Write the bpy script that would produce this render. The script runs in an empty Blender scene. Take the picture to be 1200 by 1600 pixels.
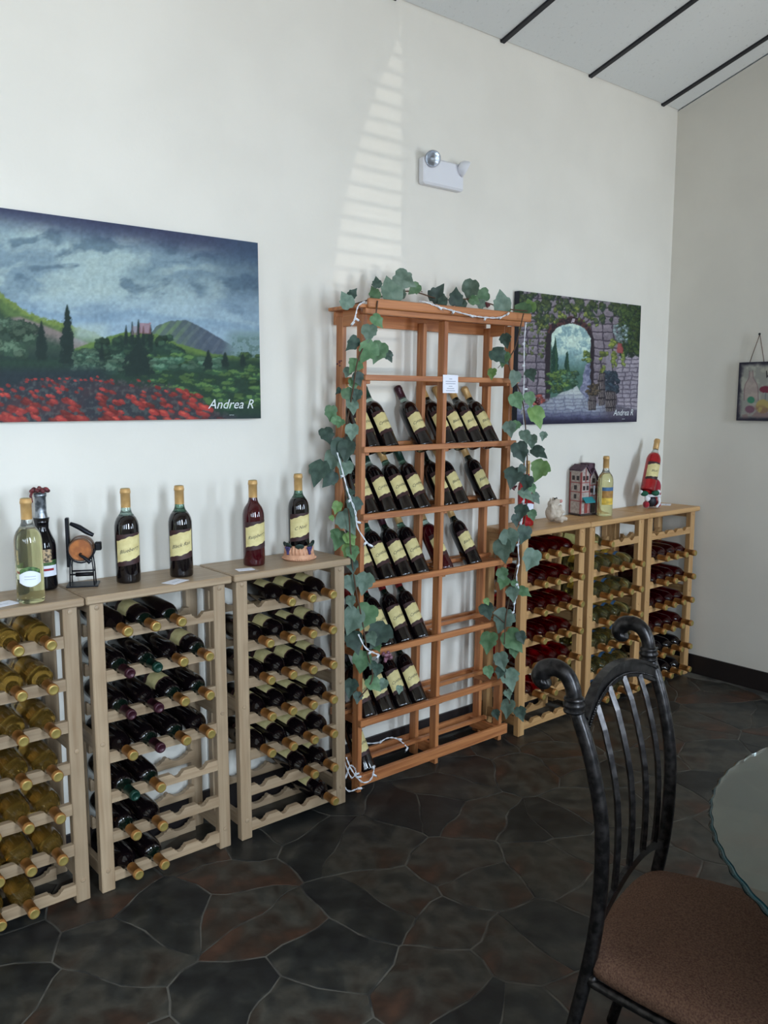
import bpy, bmesh, math, random
import numpy as np
from mathutils import Matrix, Vector, Euler
random.seed(7)
sc = bpy.context.scene
COL = sc.collection
PI = math.pi
def R_(d): return math.radians(d)

# ------------------------------------------------------------------ camera
CAM = np.array([-4.3365, -2.706, 1.5325]); FPX = 1325.086
YAW, PITCH, ROLL = R_(39.8349), R_(-7.496), R_(0.0223)
_fw = np.array([math.sin(YAW)*math.cos(PITCH), math.cos(YAW)*math.cos(PITCH), math.sin(PITCH)])
_rt = np.array([math.cos(YAW), -math.sin(YAW), 0.0]); _up = np.cross(_rt, _fw)
RT = math.cos(ROLL)*_rt + math.sin(ROLL)*_up; UP = -math.sin(ROLL)*_rt + math.cos(ROLL)*_up; FW = _fw
cd = bpy.data.cameras.new('camera'); cam = bpy.data.objects.new('camera', cd); COL.objects.link(cam)
cam.matrix_world = Matrix(((RT[0], UP[0], -FW[0], CAM[0]), (RT[1], UP[1], -FW[1], CAM[1]), (RT[2], UP[2], -FW[2], CAM[2]), (0, 0, 0, 1)))
cd.sensor_fit = 'VERTICAL'; cd.sensor_height = 36.0; cd.lens = FPX/1600*36.0; cd.clip_start = 0.02
sc.camera = cam
def hit(px, py, ax, val):
    """photo pixel -> the point where its ray meets the plane coordinate[ax] = val"""
    d = FW + RT*(px-600)/FPX - UP*(py-800)/FPX
    return CAM + d*((val-CAM[ax])/d[ax])
def to_px(P):
    d = np.asarray(P) - CAM; z = d @ FW
    return 600+FPX*(d @ RT)/z, 800-FPX*(d @ UP)/z

# ------------------------------------------------------------------ world, exposure, daylight
w = bpy.data.worlds.new('world'); sc.world = w; w.use_nodes = True
w.node_tree.nodes['Background'].inputs[0].default_value = (0.62, 0.75, 1.0, 1); w.node_tree.nodes['Background'].inputs[1].default_value = 0.6
sc.view_settings.view_transform = 'Standard'; sc.view_settings.look = 'None'; sc.view_settings.gamma = 1.0
sc.view_settings.use_curve_mapping = False; sc.view_settings.exposure = 0.56
sc.cycles.use_denoising = True; sc.cycles.max_bounces = 8; sc.cycles.transparent_max_bounces = 16
sc.cycles.caustics_reflective = False; sc.cycles.caustics_refractive = False; sc.cycles.sample_clamp_indirect = 6.0
ROOM_X0, ROOM_Y0 = -9.6, -3.45
WINDOWS = [(-8.9, .5), (-7.5, .5), (-6.1, .5), (-4.75, .5), (-3.4, .5), (-2.0, .5), (-0.6, .5)]   # centre x, width
WZ0, WZ1 = 0.95, 2.60
def area(name, loc, rot, sx, sy, power, color):
    l = bpy.data.lights.new(name, 'AREA'); l.shape = 'RECTANGLE'; l.size = sx; l.size_y = sy; l.energy = power; l.color = color
    o = bpy.data.objects.new(name, l); COL.objects.link(o); o.location = loc; o.rotation_euler = rot; return o
for i, (cx, ww) in enumerate(WINDOWS):
    p = [40, 35, 31, 27, 35, 30, 33][i]*1.85
    for zl in (1.22, 1.57, 1.92, 2.27): area('daylight', (cx, ROOM_Y0-0.235, zl), (R_(52), 0, 0), ww-.06, .33, p*.30, (0.68, 0.83, 1.0))
    area('ground_bounce', (cx, ROOM_Y0-0.34, 0.90), (R_(152), 0, 0), ww-.06, 0.4, p*0.50, (1.0, 0.80, 0.58))
# added spot lamp for a sun glint; slats and unseen drapes shape its patch
sg = bpy.data.lights.new('sun_glint', 'SPOT'); sg.energy = 190; sg.spot_size = R_(17); sg.spot_blend = 0.3; sg.shadow_soft_size = 0.006; sg.color = (1.0, 0.97, 0.9)
sgo = bpy.data.objects.new('sun_glint', sg); COL.objects.link(sgo); sgo.location = (-1.9, -6.9, 0.5)
sgo.rotation_euler = Vector((-2.13+1.9, 6.9, 2.45-.5)).to_track_quat('-Z', 'Y').to_euler()

# ------------------------------------------------------------------ materials
def lin(c):
    return tuple((v/12.92 if v <= 0.04045 else ((v+0.055)/1.055)**2.4) for v in [x/255 for x in c])
MAT = {}
def mat(name, rgb, rough=0.5, metal=0.0, trans=0.0, spec=0.5, noise=None, coat=0.0, ior=1.45, bump=None, sheen=0.0, rnd=0.0):
    if name in MAT: return MAT[name]
    m = bpy.data.materials.new(name); m.use_nodes = True; nt = m.node_tree; b = nt.nodes['Principled BSDF']
    b.inputs['Base Color'].default_value = (*lin(rgb), 1); b.inputs['Roughness'].default_value = rough
    b.inputs['Metallic'].default_value = metal; b.inputs['Transmission Weight'].default_value = trans
    b.inputs['Specular IOR Level'].default_value = spec; b.inputs['Coat Weight'].default_value = coat; b.inputs['IOR'].default_value = ior
    b.inputs['Sheen Weight'].default_value = sheen
    if noise:
        sca, rgb2, lo, hi = noise
        tc = nt.nodes.new('ShaderNodeTexCoord'); n = nt.nodes.new('ShaderNodeTexNoise'); n.inputs['Scale'].default_value = sca; n.inputs['Detail'].default_value = 5
        nt.links.new(tc.outputs['Object'], n.inputs['Vector'])
        r = nt.nodes.new('ShaderNodeValToRGB'); r.color_ramp.elements[0].position = lo; r.color_ramp.elements[1].position = hi
        r.color_ramp.elements[0].color = (*lin(rgb), 1); r.color_ramp.elements[1].color = (*lin(rgb2), 1)
        nt.links.new(n.outputs['Fac'], r.inputs['Fac']); out = r.outputs['Color']
        if rnd:
            oi = nt.nodes.new('ShaderNodeObjectInfo'); hs = nt.nodes.new('ShaderNodeHueSaturation'); mr = nt.nodes.new('ShaderNodeMapRange')
            mr.inputs[3].default_value = 1-rnd; mr.inputs[4].default_value = 1+rnd
            nt.links.new(oi.outputs['Random'], mr.inputs[0]); nt.links.new(mr.outputs[0], hs.inputs['Value']); nt.links.new(out, hs.inputs['Color']); out = hs.outputs['Color']
        nt.links.new(out, b.inputs['Base Color'])
    if bump:
        sca, st = bump
        tc = nt.nodes.new('ShaderNodeTexCoord'); n = nt.nodes.new('ShaderNodeTexNoise'); n.inputs['Scale'].default_value = sca; n.inputs['Detail'].default_value = 4
        bp = nt.nodes.new('ShaderNodeBump'); bp.inputs['Strength'].default_value = st; bp.inputs['Distance'].default_value = 0.004
        nt.links.new(tc.outputs['Object'], n.inputs['Vector']); nt.links.new(n.outputs['Fac'], bp.inputs['Height']); nt.links.new(bp.outputs['Normal'], b.inputs['Normal'])
    MAT[name] = m; return m
def wood(name, rgb, dark, axis, rough=0.5):
    m = bpy.data.materials.new(name); m.use_nodes = True; nt = m.node_tree; b = nt.nodes['Principled BSDF']; b.inputs['Roughness'].default_value = rough
    tc = nt.nodes.new('ShaderNodeTexCoord'); mp = nt.nodes.new('ShaderNodeMapping'); s = [70, 70, 70]; s[axis] = 3.0; mp.inputs['Scale'].default_value = s
    oi = nt.nodes.new('ShaderNodeObjectInfo'); va = nt.nodes.new('ShaderNodeVectorMath'); va.operation = 'ADD'
    mu = nt.nodes.new('ShaderNodeMath'); mu.operation = 'MULTIPLY'; mu.inputs[1].default_value = 37.0
    nt.links.new(oi.outputs['Random'], mu.inputs[0]); nt.links.new(tc.outputs['Object'], va.inputs[0]); nt.links.new(mu.outputs[0], va.inputs[1])
    nt.links.new(va.outputs[0], mp.inputs['Vector'])
    n = nt.nodes.new('ShaderNodeTexNoise'); n.inputs['Scale'].default_value = 1.0; n.inputs['Detail'].default_value = 4; n.inputs['Distortion'].default_value = 0.6
    nt.links.new(mp.outputs[0], n.inputs['Vector'])
    r = nt.nodes.new('ShaderNodeValToRGB'); r.color_ramp.elements[0].position = 0.3; r.color_ramp.elements[1].position = 0.62
    r.color_ramp.elements[0].color = (*lin(dark), 1); r.color_ramp.elements[1].color = (*lin(rgb), 1)
    nt.links.new(n.outputs['Fac'], r.inputs['Fac'])
    hs = nt.nodes.new('ShaderNodeHueSaturation'); mr = nt.nodes.new('ShaderNodeMapRange'); mr.inputs[3].default_value = 0.9; mr.inputs[4].default_value = 1.08
    nt.links.new(oi.outputs['Random'], mr.inputs[0]); nt.links.new(mr.outputs[0], hs.inputs['Value']); nt.links.new(r.outputs[0], hs.inputs['Color'])
    nt.links.new(hs.outputs[0], b.inputs['Base Color']); MAT[name] = m; return m
PINE, PINE_D = (168, 145, 117), (148, 123, 95)
CED, CED_D = (188, 124, 76), (150, 88, 50)
for i, a in enumerate('xyz'):
    wood('warm_pine_'+a, (196, 154, 104), (172, 128, 80), i, 0.42)
    wood('pine_'+a, PINE, PINE_D, i, 0.42); wood('cedar_'+a, CED, CED_D, i, 0.45)
mat('wall_paint', (226, 221, 210), 0.75, noise=(3.0, (222, 217, 206), 0.4, 0.6), bump=(90, 0.08))
mat('ceiling_tile', (214, 216, 214), 0.9, noise=(60, (196, 198, 196), 0.62, 0.72), bump=(160, 0.25))
mat('black_metal', (18, 18, 22), 0.4, 0.6)
mat('tee_black', (22, 23, 30), 0.5)
mat('baseboard_vinyl', (30, 24, 24), 0.5)
mat('window_frame', (60, 55, 50), 0.5)
mat('white_plastic', (222, 222, 226), 0.4)
mat('grey_plastic', (150, 152, 158), 0.3)
mat('chrome', (200, 202, 208), 0.15, 1.0)
mat('paper', (236, 236, 244), 0.7)
mat('ink', (45, 42, 46), 0.7)
mat('grey_ink', (150, 155, 170), 0.8)
mat('white_ink', (215, 220, 220), 0.7)
mat('red_ink', (150, 30, 40), 0.7)
mat('cream_label', (222, 208, 150), 0.6, noise=(45, (206, 188, 128), 0.35, 0.7))
mat('maroon_band', (58, 34, 34), 0.5)
mat('gold_foil', (196, 154, 96), 0.38, 0.25, noise=(30, (208, 168, 112), 0.4, 0.6))
mat('cap_end', (160, 140, 78), 0.35, 0.5); mat('shaded_gold_foil', (156, 104, 52), 0.4, 0.3, noise=(30, (168, 118, 64), 0.4, 0.6))  # rack-bottle foil is the gold foil with shade put into its colour
mat('green_foil', (16, 52, 40), 0.35, 0.3)
mat('purple_foil', (58, 24, 34), 0.35, 0.3)
mat('red_foil', (120, 24, 24), 0.35, 0.3)
mat('black_foil', (16, 15, 17), 0.35, 0.3)
mat('dark_wine', (12, 7, 9), 0.06, spec=0.5)
mat('dark_green_glass', (10, 22, 16), 0.06, spec=0.5)
mat('maroon_wine', (58, 6, 14), 0.06, spec=0.5)
mat('green_neck', (120, 165, 140), 0.05, trans=0.9)
mat('pale_neck', (205, 235, 222), 0.05, trans=0.9)
mat('clear_neck', (235, 238, 232), 0.05, trans=0.9)
mat('rose_wine', (196, 26, 36), 0.05, trans=0.85, ior=1.36)
mat('red_wine', (140, 5, 16), 0.04, trans=0.93, ior=1.36)
mat('dark_red_wine', (90, 4, 16), 0.04, trans=0.85, ior=1.36)
mat('amber_wine', (226, 178, 84), 0.05, trans=0.93, ior=1.36)
mat('pale_wine', (232, 230, 176), 0.04, trans=0.95, ior=1.36)
mat('straw_wine', (214, 208, 140), 0.04, trans=0.96, ior=1.36)
def thin_glass():
    m = bpy.data.materials.new('pane_glass'); m.use_nodes = True; nt = m.node_tree; nt.nodes.remove(nt.nodes['Principled BSDF'])
    o = nt.nodes['Material Output']; t = nt.nodes.new('ShaderNodeBsdfTransparent'); g = nt.nodes.new('ShaderNodeBsdfGlossy'); g.inputs['Roughness'].default_value = 0.02
    mx = nt.nodes.new('ShaderNodeMixShader'); mx.inputs[0].default_value = 0.06
    nt.links.new(t.outputs[0], mx.inputs[1]); nt.links.new(g.outputs[0], mx.inputs[2]); nt.links.new(mx.outputs[0], o.inputs[0]); MAT['pane_glass'] = m
thin_glass()
def vcol_mat(name, rough=0.5, coat=0.0):
    m = bpy.data.materials.new(name); m.use_nodes = True; nt = m.node_tree; b = nt.nodes['Principled BSDF']
    a = nt.nodes.new('ShaderNodeAttribute'); a.attribute_name = 'paint'; nt.links.new(a.outputs['Color'], b.inputs['Base Color'])
    b.inputs['Roughness'].default_value = rough; b.inputs['Specular IOR Level'].default_value = 0.2; MAT[name] = m; return m
vcol_mat('oil_paint', 0.6); vcol_mat('slate_paint', 0.7)

# ------------------------------------------------------------------ mesh helpers
def link(name, me, material=None, parent=None, loc=None, rot=None, scale=None):
    o = bpy.data.objects.new(name, me); COL.objects.link(o)
    if material is not None and me is not None and not me.materials: me.materials.append(MAT[material] if isinstance(material, str) else material)
    if parent is not None: o.parent = parent
    if loc is not None: o.location = loc
    if rot is not None: o.rotation_euler = rot
    if scale is not None: o.scale = (scale,)*3 if not hasattr(scale, '__len__') else scale
    return o
def thing(name, label, cat, loc=(0, 0, 0), group=None, rot=None):
    o = bpy.data.objects.new(name, None); COL.objects.link(o); o.location = loc; o.empty_display_size = 0.05
    if rot is not None: o.rotation_euler = rot
    return tag(o, label, cat, group)
def tag(o, label, cat, group=None):
    o['label'] = label; o['category'] = cat
    if group: o['group'] = group
    return o
def struct(o): o['kind'] = 'structure'; return o
def pymesh(name, v, f, smooth=False, mats=None, mi=None):
    me = bpy.data.meshes.new(name); me.from_pydata([tuple(map(float, p)) for p in v], [], f); me.update()
    if smooth: me.polygons.foreach_set('use_smooth', [True]*len(me.polygons))
    return me
class B:
    """collects shapes of one part"""
    def __init__(s): s.v = []; s.f = []; s.sm = []
    def add(s, v, f, smooth=False):
        n = len(s.v); s.v += [tuple(map(float, p)) for p in v]; s.f += [tuple(i+n for i in q) for q in f]; s.sm += [smooth]*len(f); return s
    def box(s, x0, x1, y0, y1, z0, z1, bev=0.0):
        if bev <= 0:
            v = [(x, y, z) for z in (z0, z1) for y in (y0, y1) for x in (x0, x1)]
            return s.add(v, [(0, 2, 3, 1), (4, 5, 7, 6), (0, 1, 5, 4), (2, 6, 7, 3), (0, 4, 6, 2), (1, 3, 7, 5)])
        bm = bmesh.new(); bmesh.ops.create_cube(bm, size=1.0)
        for q in bm.verts: q.co = ((x0+x1)/2+q.co.x*(x1-x0), (y0+y1)/2+q.co.y*(y1-y0), (z0+z1)/2+q.co.z*(z1-z0))
        bmesh.ops.bevel(bm, geom=bm.edges[:], offset=bev, segments=1, affect='EDGES'); return s.bm(bm)
    def bm(s, bm, smooth=False):
        bm.verts.index_update(); v = [tuple(q.co) for q in bm.verts]; f = [tuple(q.index for q in p.verts) for p in bm.faces]; bm.free(); return s.add(v, f, smooth)
    def lathe(s, prof, seg=24, c=(0, 0, 0), M=None, smooth=True, a0=0.0, a1=2*PI):
        full = abs(a1-a0-2*PI) < 1e-6; n = seg if full else seg+1; v = []; f = []
        for r, z in prof:
            for k in range(n):
                a = a0+(a1-a0)*k/seg; p = Vector((r*math.cos(a), r*math.sin(a), z))
                if M is not None: p = M @ p
                v.append((p.x+c[0], p.y+c[1], p.z+c[2]))
        for i in range(len(prof)-1):
            for k in range(seg):
                k2 = (k+1) % n; f.append((i*n+k, i*n+k2, (i+1)*n+k2, (i+1)*n+k))
        return s.add(v, f, smooth)
    def tube(s, pts, rad, seg=8, smooth=True, caps=True, spline=0):
        P = [Vector(p) for p in pts]
        rr = list(rad) if hasattr(rad, '__len__') else [rad]*len(P)
        if spline: P, rr = catmull(P, rr, spline)
        n = len(P); v = []; f = []; up = None
        for i in range(n):
            t = (P[min(i+1, n-1)]-P[max(i-1, 0)]).normalized()
            if up is None:
                up = Vector((0, 0, 1)) if abs(t.z) < 0.9 else Vector((0, 1, 0))
            a = (up-t*up.dot(t)).normalized(); up = a; b = t.cross(a)
            for k in range(seg):
                an = 2*PI*k/seg; q = P[i]+(a*math.cos(an)+b*math.sin(an))*rr[i]; v.append(tuple(q))
        for i in range(n-1):
            for k in range(seg):
                k2 = (k+1) % seg; f.append((i*seg+k, i*seg+k2, (i+1)*seg+k2, (i+1)*seg+k))
        if caps: f.append(tuple(range(seg-1, -1, -1))); f.append(tuple((n-1)*seg+k for k in range(seg)))
        return s.add(v, f, smooth)
    def ell(s, c, r, rot=None, seg=14, ring=9):
        M = Euler(rot).to_matrix() if rot is not None else Matrix.Identity(3); v = []; f = []
        for i in range(ring+1):
            th = PI*i/ring
            for k in range(seg):
                a = 2*PI*k/seg; p = M @ Vector((r[0]*math.sin(th)*math.cos(a), r[1]*math.sin(th)*math.sin(a), r[2]*math.cos(th)))
                v.append((p.x+c[0], p.y+c[1], p.z+c[2]))
        for i in range(ring):
            for k in range(seg):
                k2 = (k+1) % seg; f.append((i*seg+k, (i+1)*seg+k, (i+1)*seg+k2, i*seg+k2))
        return s.add(v, f, True)
    def prism(s, poly, y0, y1):
        """polygon in xz, extruded along y"""
        n = len(poly); v = [(x, y0, z) for x, z in poly]+[(x, y1, z) for x, z in poly]
        return s.add(v, [tuple(range(n)), tuple(range(2*n-1, n-1, -1))]+[(k, k+n, (k+1) % n+n, (k+1) % n) for k in range(n)])
    def mesh(s, name='part', weld=True):
        me = bpy.data.meshes.new(name); me.from_pydata(s.v, [], s.f)
        me.polygons.foreach_set('use_smooth', s.sm); me.update()
        bm = bmesh.new(); bm.from_mesh(me)
        if weld: bmesh.ops.remove_doubles(bm, verts=bm.verts[:], dist=1e-6)
        bmesh.ops.recalc_face_normals(bm, faces=bm.faces[:]); bm.to_mesh(me); bm.free(); return me
    def part(s, name, material, parent=None, **k): return link(name, s.mesh(name), material, parent, **k)
def catmull(P, rr, m):
    Q = []; S = []; n = len(P)
    for i in range(n-1):
        p0, p1, p2, p3 = P[max(i-1, 0)], P[i], P[i+1], P[min(i+2, n-1)]
        for k in range(m):
            t = k/m; t2 = t*t; t3 = t2*t
            Q.append(0.5*((2*p1)+(p2-p0)*t+(2*p0-5*p1+4*p2-p3)*t2+(3*p1-p0-3*p2+p3)*t3)); S.append(rr[i]*(1-t)+rr[i+1]*t)
    Q.append(P[-1]); S.append(rr[-1]); return Q, S
def blob(parts, voxel, name='body'):
    """ellipsoids fused into one continuous surface"""
    b = B()
    for c, r, *rot in parts: b.ell(c, r, rot[0] if rot else None)
    me = bpy.data.meshes.new(name); me.from_pydata(b.v, [], b.f); o = bpy.data.objects.new('tmp', me); COL.objects.link(o)
    m = o.modifiers.new('r', 'REMESH'); m.mode = 'VOXEL'; m.voxel_size = voxel; sm = o.modifiers.new('s', 'SMOOTH'); sm.iterations = 4
    dg = bpy.context.evaluated_depsgraph_get(); dg.update(); r = bpy.data.meshes.new_from_object(o.evaluated_get(dg)); bpy.data.objects.remove(o)
    r.polygons.foreach_set('use_smooth', [True]*len(r.polygons)); r.name = name; return r
def text_mesh(s, size, shear=0.0, wrap=None, align='CENTER'):
    cu = bpy.data.curves.new('txt', 'FONT'); cu.body = s; cu.size = size; cu.shear = shear; cu.align_x = align; cu.align_y = 'CENTER'; cu.resolution_u = 2
    o = bpy.data.objects.new('tmp', cu); COL.objects.link(o); dg = bpy.context.evaluated_depsgraph_get(); dg.update()
    me = bpy.data.meshes.new_from_object(o.evaluated_get(dg)); bpy.data.objects.remove(o); bpy.data.curves.remove(cu)
    me.materials.clear()
    if wrap:
        for v in me.vertices:
            a = -PI/2+v.co.x/wrap; z = v.co.y; v.co = (wrap*math.cos(a), wrap*math.sin(a), z)
    else:
        for v in me.vertices: v.co = (v.co.x, 0, v.co.y)
    me.update(); return me
ORD = ['first', 'second', 'third', 'fourth', 'fifth', 'sixth', 'seventh', 'eighth']

# ------------------------------------------------------------------ room shell
ZC, SLOPE, YR = 3.091, 0.3045, ROOM_Y0-0.12
ZF = ZC-SLOPE*ROOM_Y0
def slab(name, x0, x1, y0, y1, z0, z1, m): return struct(B().box(x0, x1, y0, y1, z0, z1).part(name, m))
wb = slab('wall_back', ROOM_X0, 0.12, 0, 0.12, 0, ZC+0.02, 'wall_paint')
def gable(name, xa, xb):
    b = B(); poly = [(0.0, 0.0), (0.0, ZC), (ROOM_Y0, ZF), (ROOM_Y0, 0.0)]; n = 4
    b.add([(xa, y, z) for y, z in poly]+[(xb, y, z) for y, z in poly], [tuple(range(n)), tuple(range(2*n-1, n-1, -1))]+[(k, k+n, (k+1) % n+n, (k+1) % n) for k in range(n)])
    return struct(b.part(name, 'wall_paint'))
gable('wall_right', 0.0, 0.12); gable('wall_left', ROOM_X0-0.12, ROOM_X0)
# front wall with its row of windows
b = B(); b.box(ROOM_X0, 0.12, ROOM_Y0-0.12, ROOM_Y0, 0, WZ0).box(ROOM_X0, 0.12, ROOM_Y0-0.12, ROOM_Y0, WZ1, ZF+0.02)
xs = [ROOM_X0]+[e for cx, ww in WINDOWS for e in (cx-ww/2, cx+ww/2)]+[0.12]
for k in range(0, len(xs), 2): b.box(xs[k], xs[k+1], ROOM_Y0-0.12, ROOM_Y0, WZ0, WZ1)
struct(b.part('wall_front', 'wall_paint'))
for i, (cx, ww) in enumerate(WINDOWS):
    wn = bpy.data.objects.new('window_%d' % (i+1), None); COL.objects.link(wn); wn.location = (cx, ROOM_Y0-0.06, WZ0); struct(wn); h = WZ1-WZ0
    B().box(-ww/2, ww/2, -0.03, 0.03, 0, 0.05).box(-ww/2, ww/2, -0.03, 0.03, h-0.05, h).box(-ww/2, -ww/2+0.05, -0.03, 0.03, 0, h).box(ww/2-0.05, ww/2, -0.03, 0.03, 0, h).box(-0.012+(.2 if abs(cx+2) < .01 else 0), 0.012+(.2 if abs(cx+2) < .01 else 0), -0.03, 0.03, 0.05, h-0.05).part('window_frame', 'window_frame', wn)
    for s in (-1, 1): B().box(min(s*0.02, s*(ww/2-0.05)), max(s*0.02, s*(ww/2-0.05)), -0.003, 0.003, 0.05, h-0.05).part('pane', 'pane_glass', wn)
    if abs(cx+2.0) < .01:
        sl_me = B().box(-ww/2+.05, ww/2-.05, -.012, .012, -.0009, .0009).mesh('slat')
        for k in range(34): link('slat', sl_me, 'white_plastic', wn, loc=(0, .058, .06+.0325*k), rot=(R_(-4), 0, 0))
        def added_drape(name, poly):  # drapes added to mask the glint; their gap gives the wall patch its outline
            bq = B(); n_ = 26; zs = np.linspace(-.03, h+.04, 30)
            v = []
            for z in zs:
                xl, xr = poly(z+WZ0); v += [(xl+(xr-xl)*i_/n_-cx, .105+.014*math.sin(i_*1.5), z) for i_ in range(n_+1)]
            bq.add(v, [(r_*(n_+1)+i_, r_*(n_+1)+i_+1, (r_+1)*(n_+1)+i_+1, (r_+1)*(n_+1)+i_) for r_ in range(29) for i_ in range(n_)], True); return bq.part(name, 'added_drape_cloth', wn)
        mat('added_drape_cloth', (120, 96, 80), .9)
        edge_l = lambda z: float(np.interp(z, [.9, 1.29, 1.42, 1.54, 1.65, 1.74, 2.7], [-2.16, -2.118, -2.09, -2.05, -2.005, -1.952, -1.945]))
        added_drape('added_drape', lambda z: (-2.36, edge_l(z))); added_drape('added_drape', lambda z: (-1.945, -1.66))
# sloped ceiling: panels between dark tees
ce = bpy.data.objects.new('ceiling', None); COL.objects.link(ce); struct(ce)
def zce(y): return ZC-SLOPE*y if y >= YR else ZC-SLOPE*YR+SLOPE*(y-YR)*1.0
b = B()
for (ya, yb) in ((0.12, YR),):
    v = [(x, y, (ZC-SLOPE*y if ya > -1 else ZC-SLOPE*YR+SLOPE*(y-YR))+dz) for dz in (0.025, 0.12) for y in (ya, yb) for x in (ROOM_X0-0.12, 0.12)]
    b.add(v, [(0, 2, 3, 1), (4, 5, 7, 6), (0, 1, 5, 4), (2, 6, 7, 3), (0, 4, 6, 2), (1, 3, 7, 5)])
b.part('ceiling_deck', 'ceiling_tile', ce)
PITCHX = 0.628; ang = math.atan(SLOPE); L = -YR/math.cos(ang)
bars = [-0.15-PITCHX*k for k in range(17)]
pm = B().box(-PITCHX/2+0.008, PITCHX/2-0.008, -0.60, 0.60, -0.004, 0.012, 0.003).mesh('panel')
edge = B().box(0.0, 0.139, -0.60, 0.60, -0.004, 0.012, 0.003).mesh('panel')
def on_slope(s, d=0.0): return (-s*math.cos(ang)-d*math.sin(ang), ZC+s*math.sin(ang)-d*math.cos(ang))
for j in range(3):
    sc_ = 0.61+1.22*j-0.005
    y, z = on_slope(sc_, -0.008)
    for k in range(16): link('ceiling_panel', pm, 'ceiling_tile', ce, loc=(bars[k]-PITCHX/2, y, z), rot=(-ang, 0, 0))
    link('ceiling_panel', edge, 'ceiling_tile', ce, loc=(-0.141, y, z), rot=(-ang, 0, 0))
tm = B().box(-0.012, 0.012, -L/2, L/2, -0.006, 0.006).mesh('tee')
ym, zm = on_slope(L/2, 0.0)
for x in bars: link('ceiling_tee', tm, 'tee_black', ce, loc=(x, ym, zm), rot=(-ang, 0, 0))
# baseboards
struct(B().box(ROOM_X0, 0, -0.010, 0, 0, 0.106).part('baseboard_back', 'baseboard_vinyl'))
struct(B().box(-0.010, 0, ROOM_Y0, -0.012, 0, 0.106).part('baseboard_right', 'baseboard_vinyl'))

# ------------------------------------------------------------------ floor: irregular slate flagstones
mat('grout', (84, 80, 72), 0.7, noise=(9, (40, 38, 35), 0.42, 0.6))
def stone_mat():
    m = bpy.data.materials.new('slate_stone'); m.use_nodes = True; nt = m.node_tree; b = nt.nodes['Principled BSDF']
    tc = nt.nodes.new('ShaderNodeTexCoord'); oi = nt.nodes.new('ShaderNodeObjectInfo')
    n1 = nt.nodes.new('ShaderNodeTexNoise'); n1.inputs['Scale'].default_value = 5.0; n1.inputs['Detail'].default_value = 6; n1.inputs['Distortion'].default_value = 0.8
    n2 = nt.nodes.new('ShaderNodeTexNoise'); n2.inputs['Scale'].default_value = 16.0; n2.inputs['Detail'].default_value = 5
    for n in (n1, n2): nt.links.new(tc.outputs['Object'], n.inputs['Vector'])
    ad = nt.nodes.new('ShaderNodeMath'); ad.operation = 'MULTIPLY_ADD'; ad.inputs[1].default_value = 0.34; nt.links.new(oi.outputs['Random'], ad.inputs[0])
    sb = nt.nodes.new('ShaderNodeMath'); sb.operation = 'SUBTRACT'; sb.inputs[1].default_value = 0.17; nt.links.new(n1.outputs['Fac'], sb.inputs[0]); nt.links.new(sb.outputs[0], ad.inputs[2])
    r = nt.nodes.new('ShaderNodeValToRGB'); e = r.color_ramp.elements; e[0].position = 0.28; e[0].color = (*lin((24, 25, 26)), 1); e[1].position = 0.74; e[1].color = (*lin((66, 45, 34)), 1)
    for p, c in ((0.42, (38, 39, 37)), (0.54, (62, 59, 52)), (0.64, (50, 41, 34))):
        q = e.new(p); q.color = (*lin(c), 1)
    nt.links.new(ad.outputs[0], r.inputs['Fac'])
    r2 = nt.nodes.new('ShaderNodeValToRGB'); r2.color_ramp.elements[0].position = 0.35; r2.color_ramp.elements[0].color = (0.55, 0.55, 0.55, 1); r2.color_ramp.elements[1].position = 0.65; r2.color_ramp.elements[1].color = (1.1, 1.1, 1.1, 1)
    nt.links.new(n2.outputs['Fac'], r2.inputs['Fac'])
    mx = nt.nodes.new('ShaderNodeMix'); mx.data_type = 'RGBA'; mx.blend_type = 'MULTIPLY'; mx.inputs[0].default_value = 1.0
    nt.links.new(r.outputs[0], mx.inputs[6]); nt.links.new(r2.outputs[0], mx.inputs[7]); nt.links.new(mx.outputs[2], b.inputs['Base Color'])
    b.inputs['Roughness'].default_value = 0.42; b.inputs['Specular IOR Level'].default_value = 0.35
    bp = nt.nodes.new('ShaderNodeBump'); bp.inputs['Strength'].default_value = 0.25; bp.inputs['Distance'].default_value = 0.004
    nt.links.new(n2.outputs['Fac'], bp.inputs['Height']); nt.links.new(bp.outputs[0], b.inputs['Normal']); MAT['slate_stone'] = m
stone_mat()
fl = slab('floor', ROOM_X0, 0.12, ROOM_Y0-0.12, 0.12, -0.08, -0.0015, 'grout')
def clip(poly, p, n):
    out = []
    for i in range(len(poly)):
        a, c = poly[i], poly[(i+1) % len(poly)]; da = (a[0]-p[0])*n[0]+(a[1]-p[1])*n[1]; dc = (c[0]-p[0])*n[0]+(c[1]-p[1])*n[1]
        if da <= 0: out.append(a)
        if (da < 0 < dc) or (dc < 0 < da): t = da/(da-dc); out.append((a[0]+(c[0]-a[0])*t, a[1]+(c[1]-a[1])*t))
    return out
def warp(x, y):
    return (x+0.020*math.sin(9*x+5*y+1)+0.010*math.sin(23*y-11*x), y+0.020*math.sin(8*y-6*x+2)+0.010*math.sin(27*x+9*y))
rs = random.Random(11); g = 0.245; X0, X1, Y0, Y1 = -5.0, -0.012, -3.0, -0.012
pts = []
nx, ny = int((X1-X0)/g)+3, int((Y1-Y0)/g)+3
for i in range(-1, nx):
    for j in range(-1, ny): pts.append((X0+g*(i+0.5*(j % 2))+rs.uniform(-.14, .14), Y0+g*j+rs.uniform(-.125, .125)))
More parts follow.
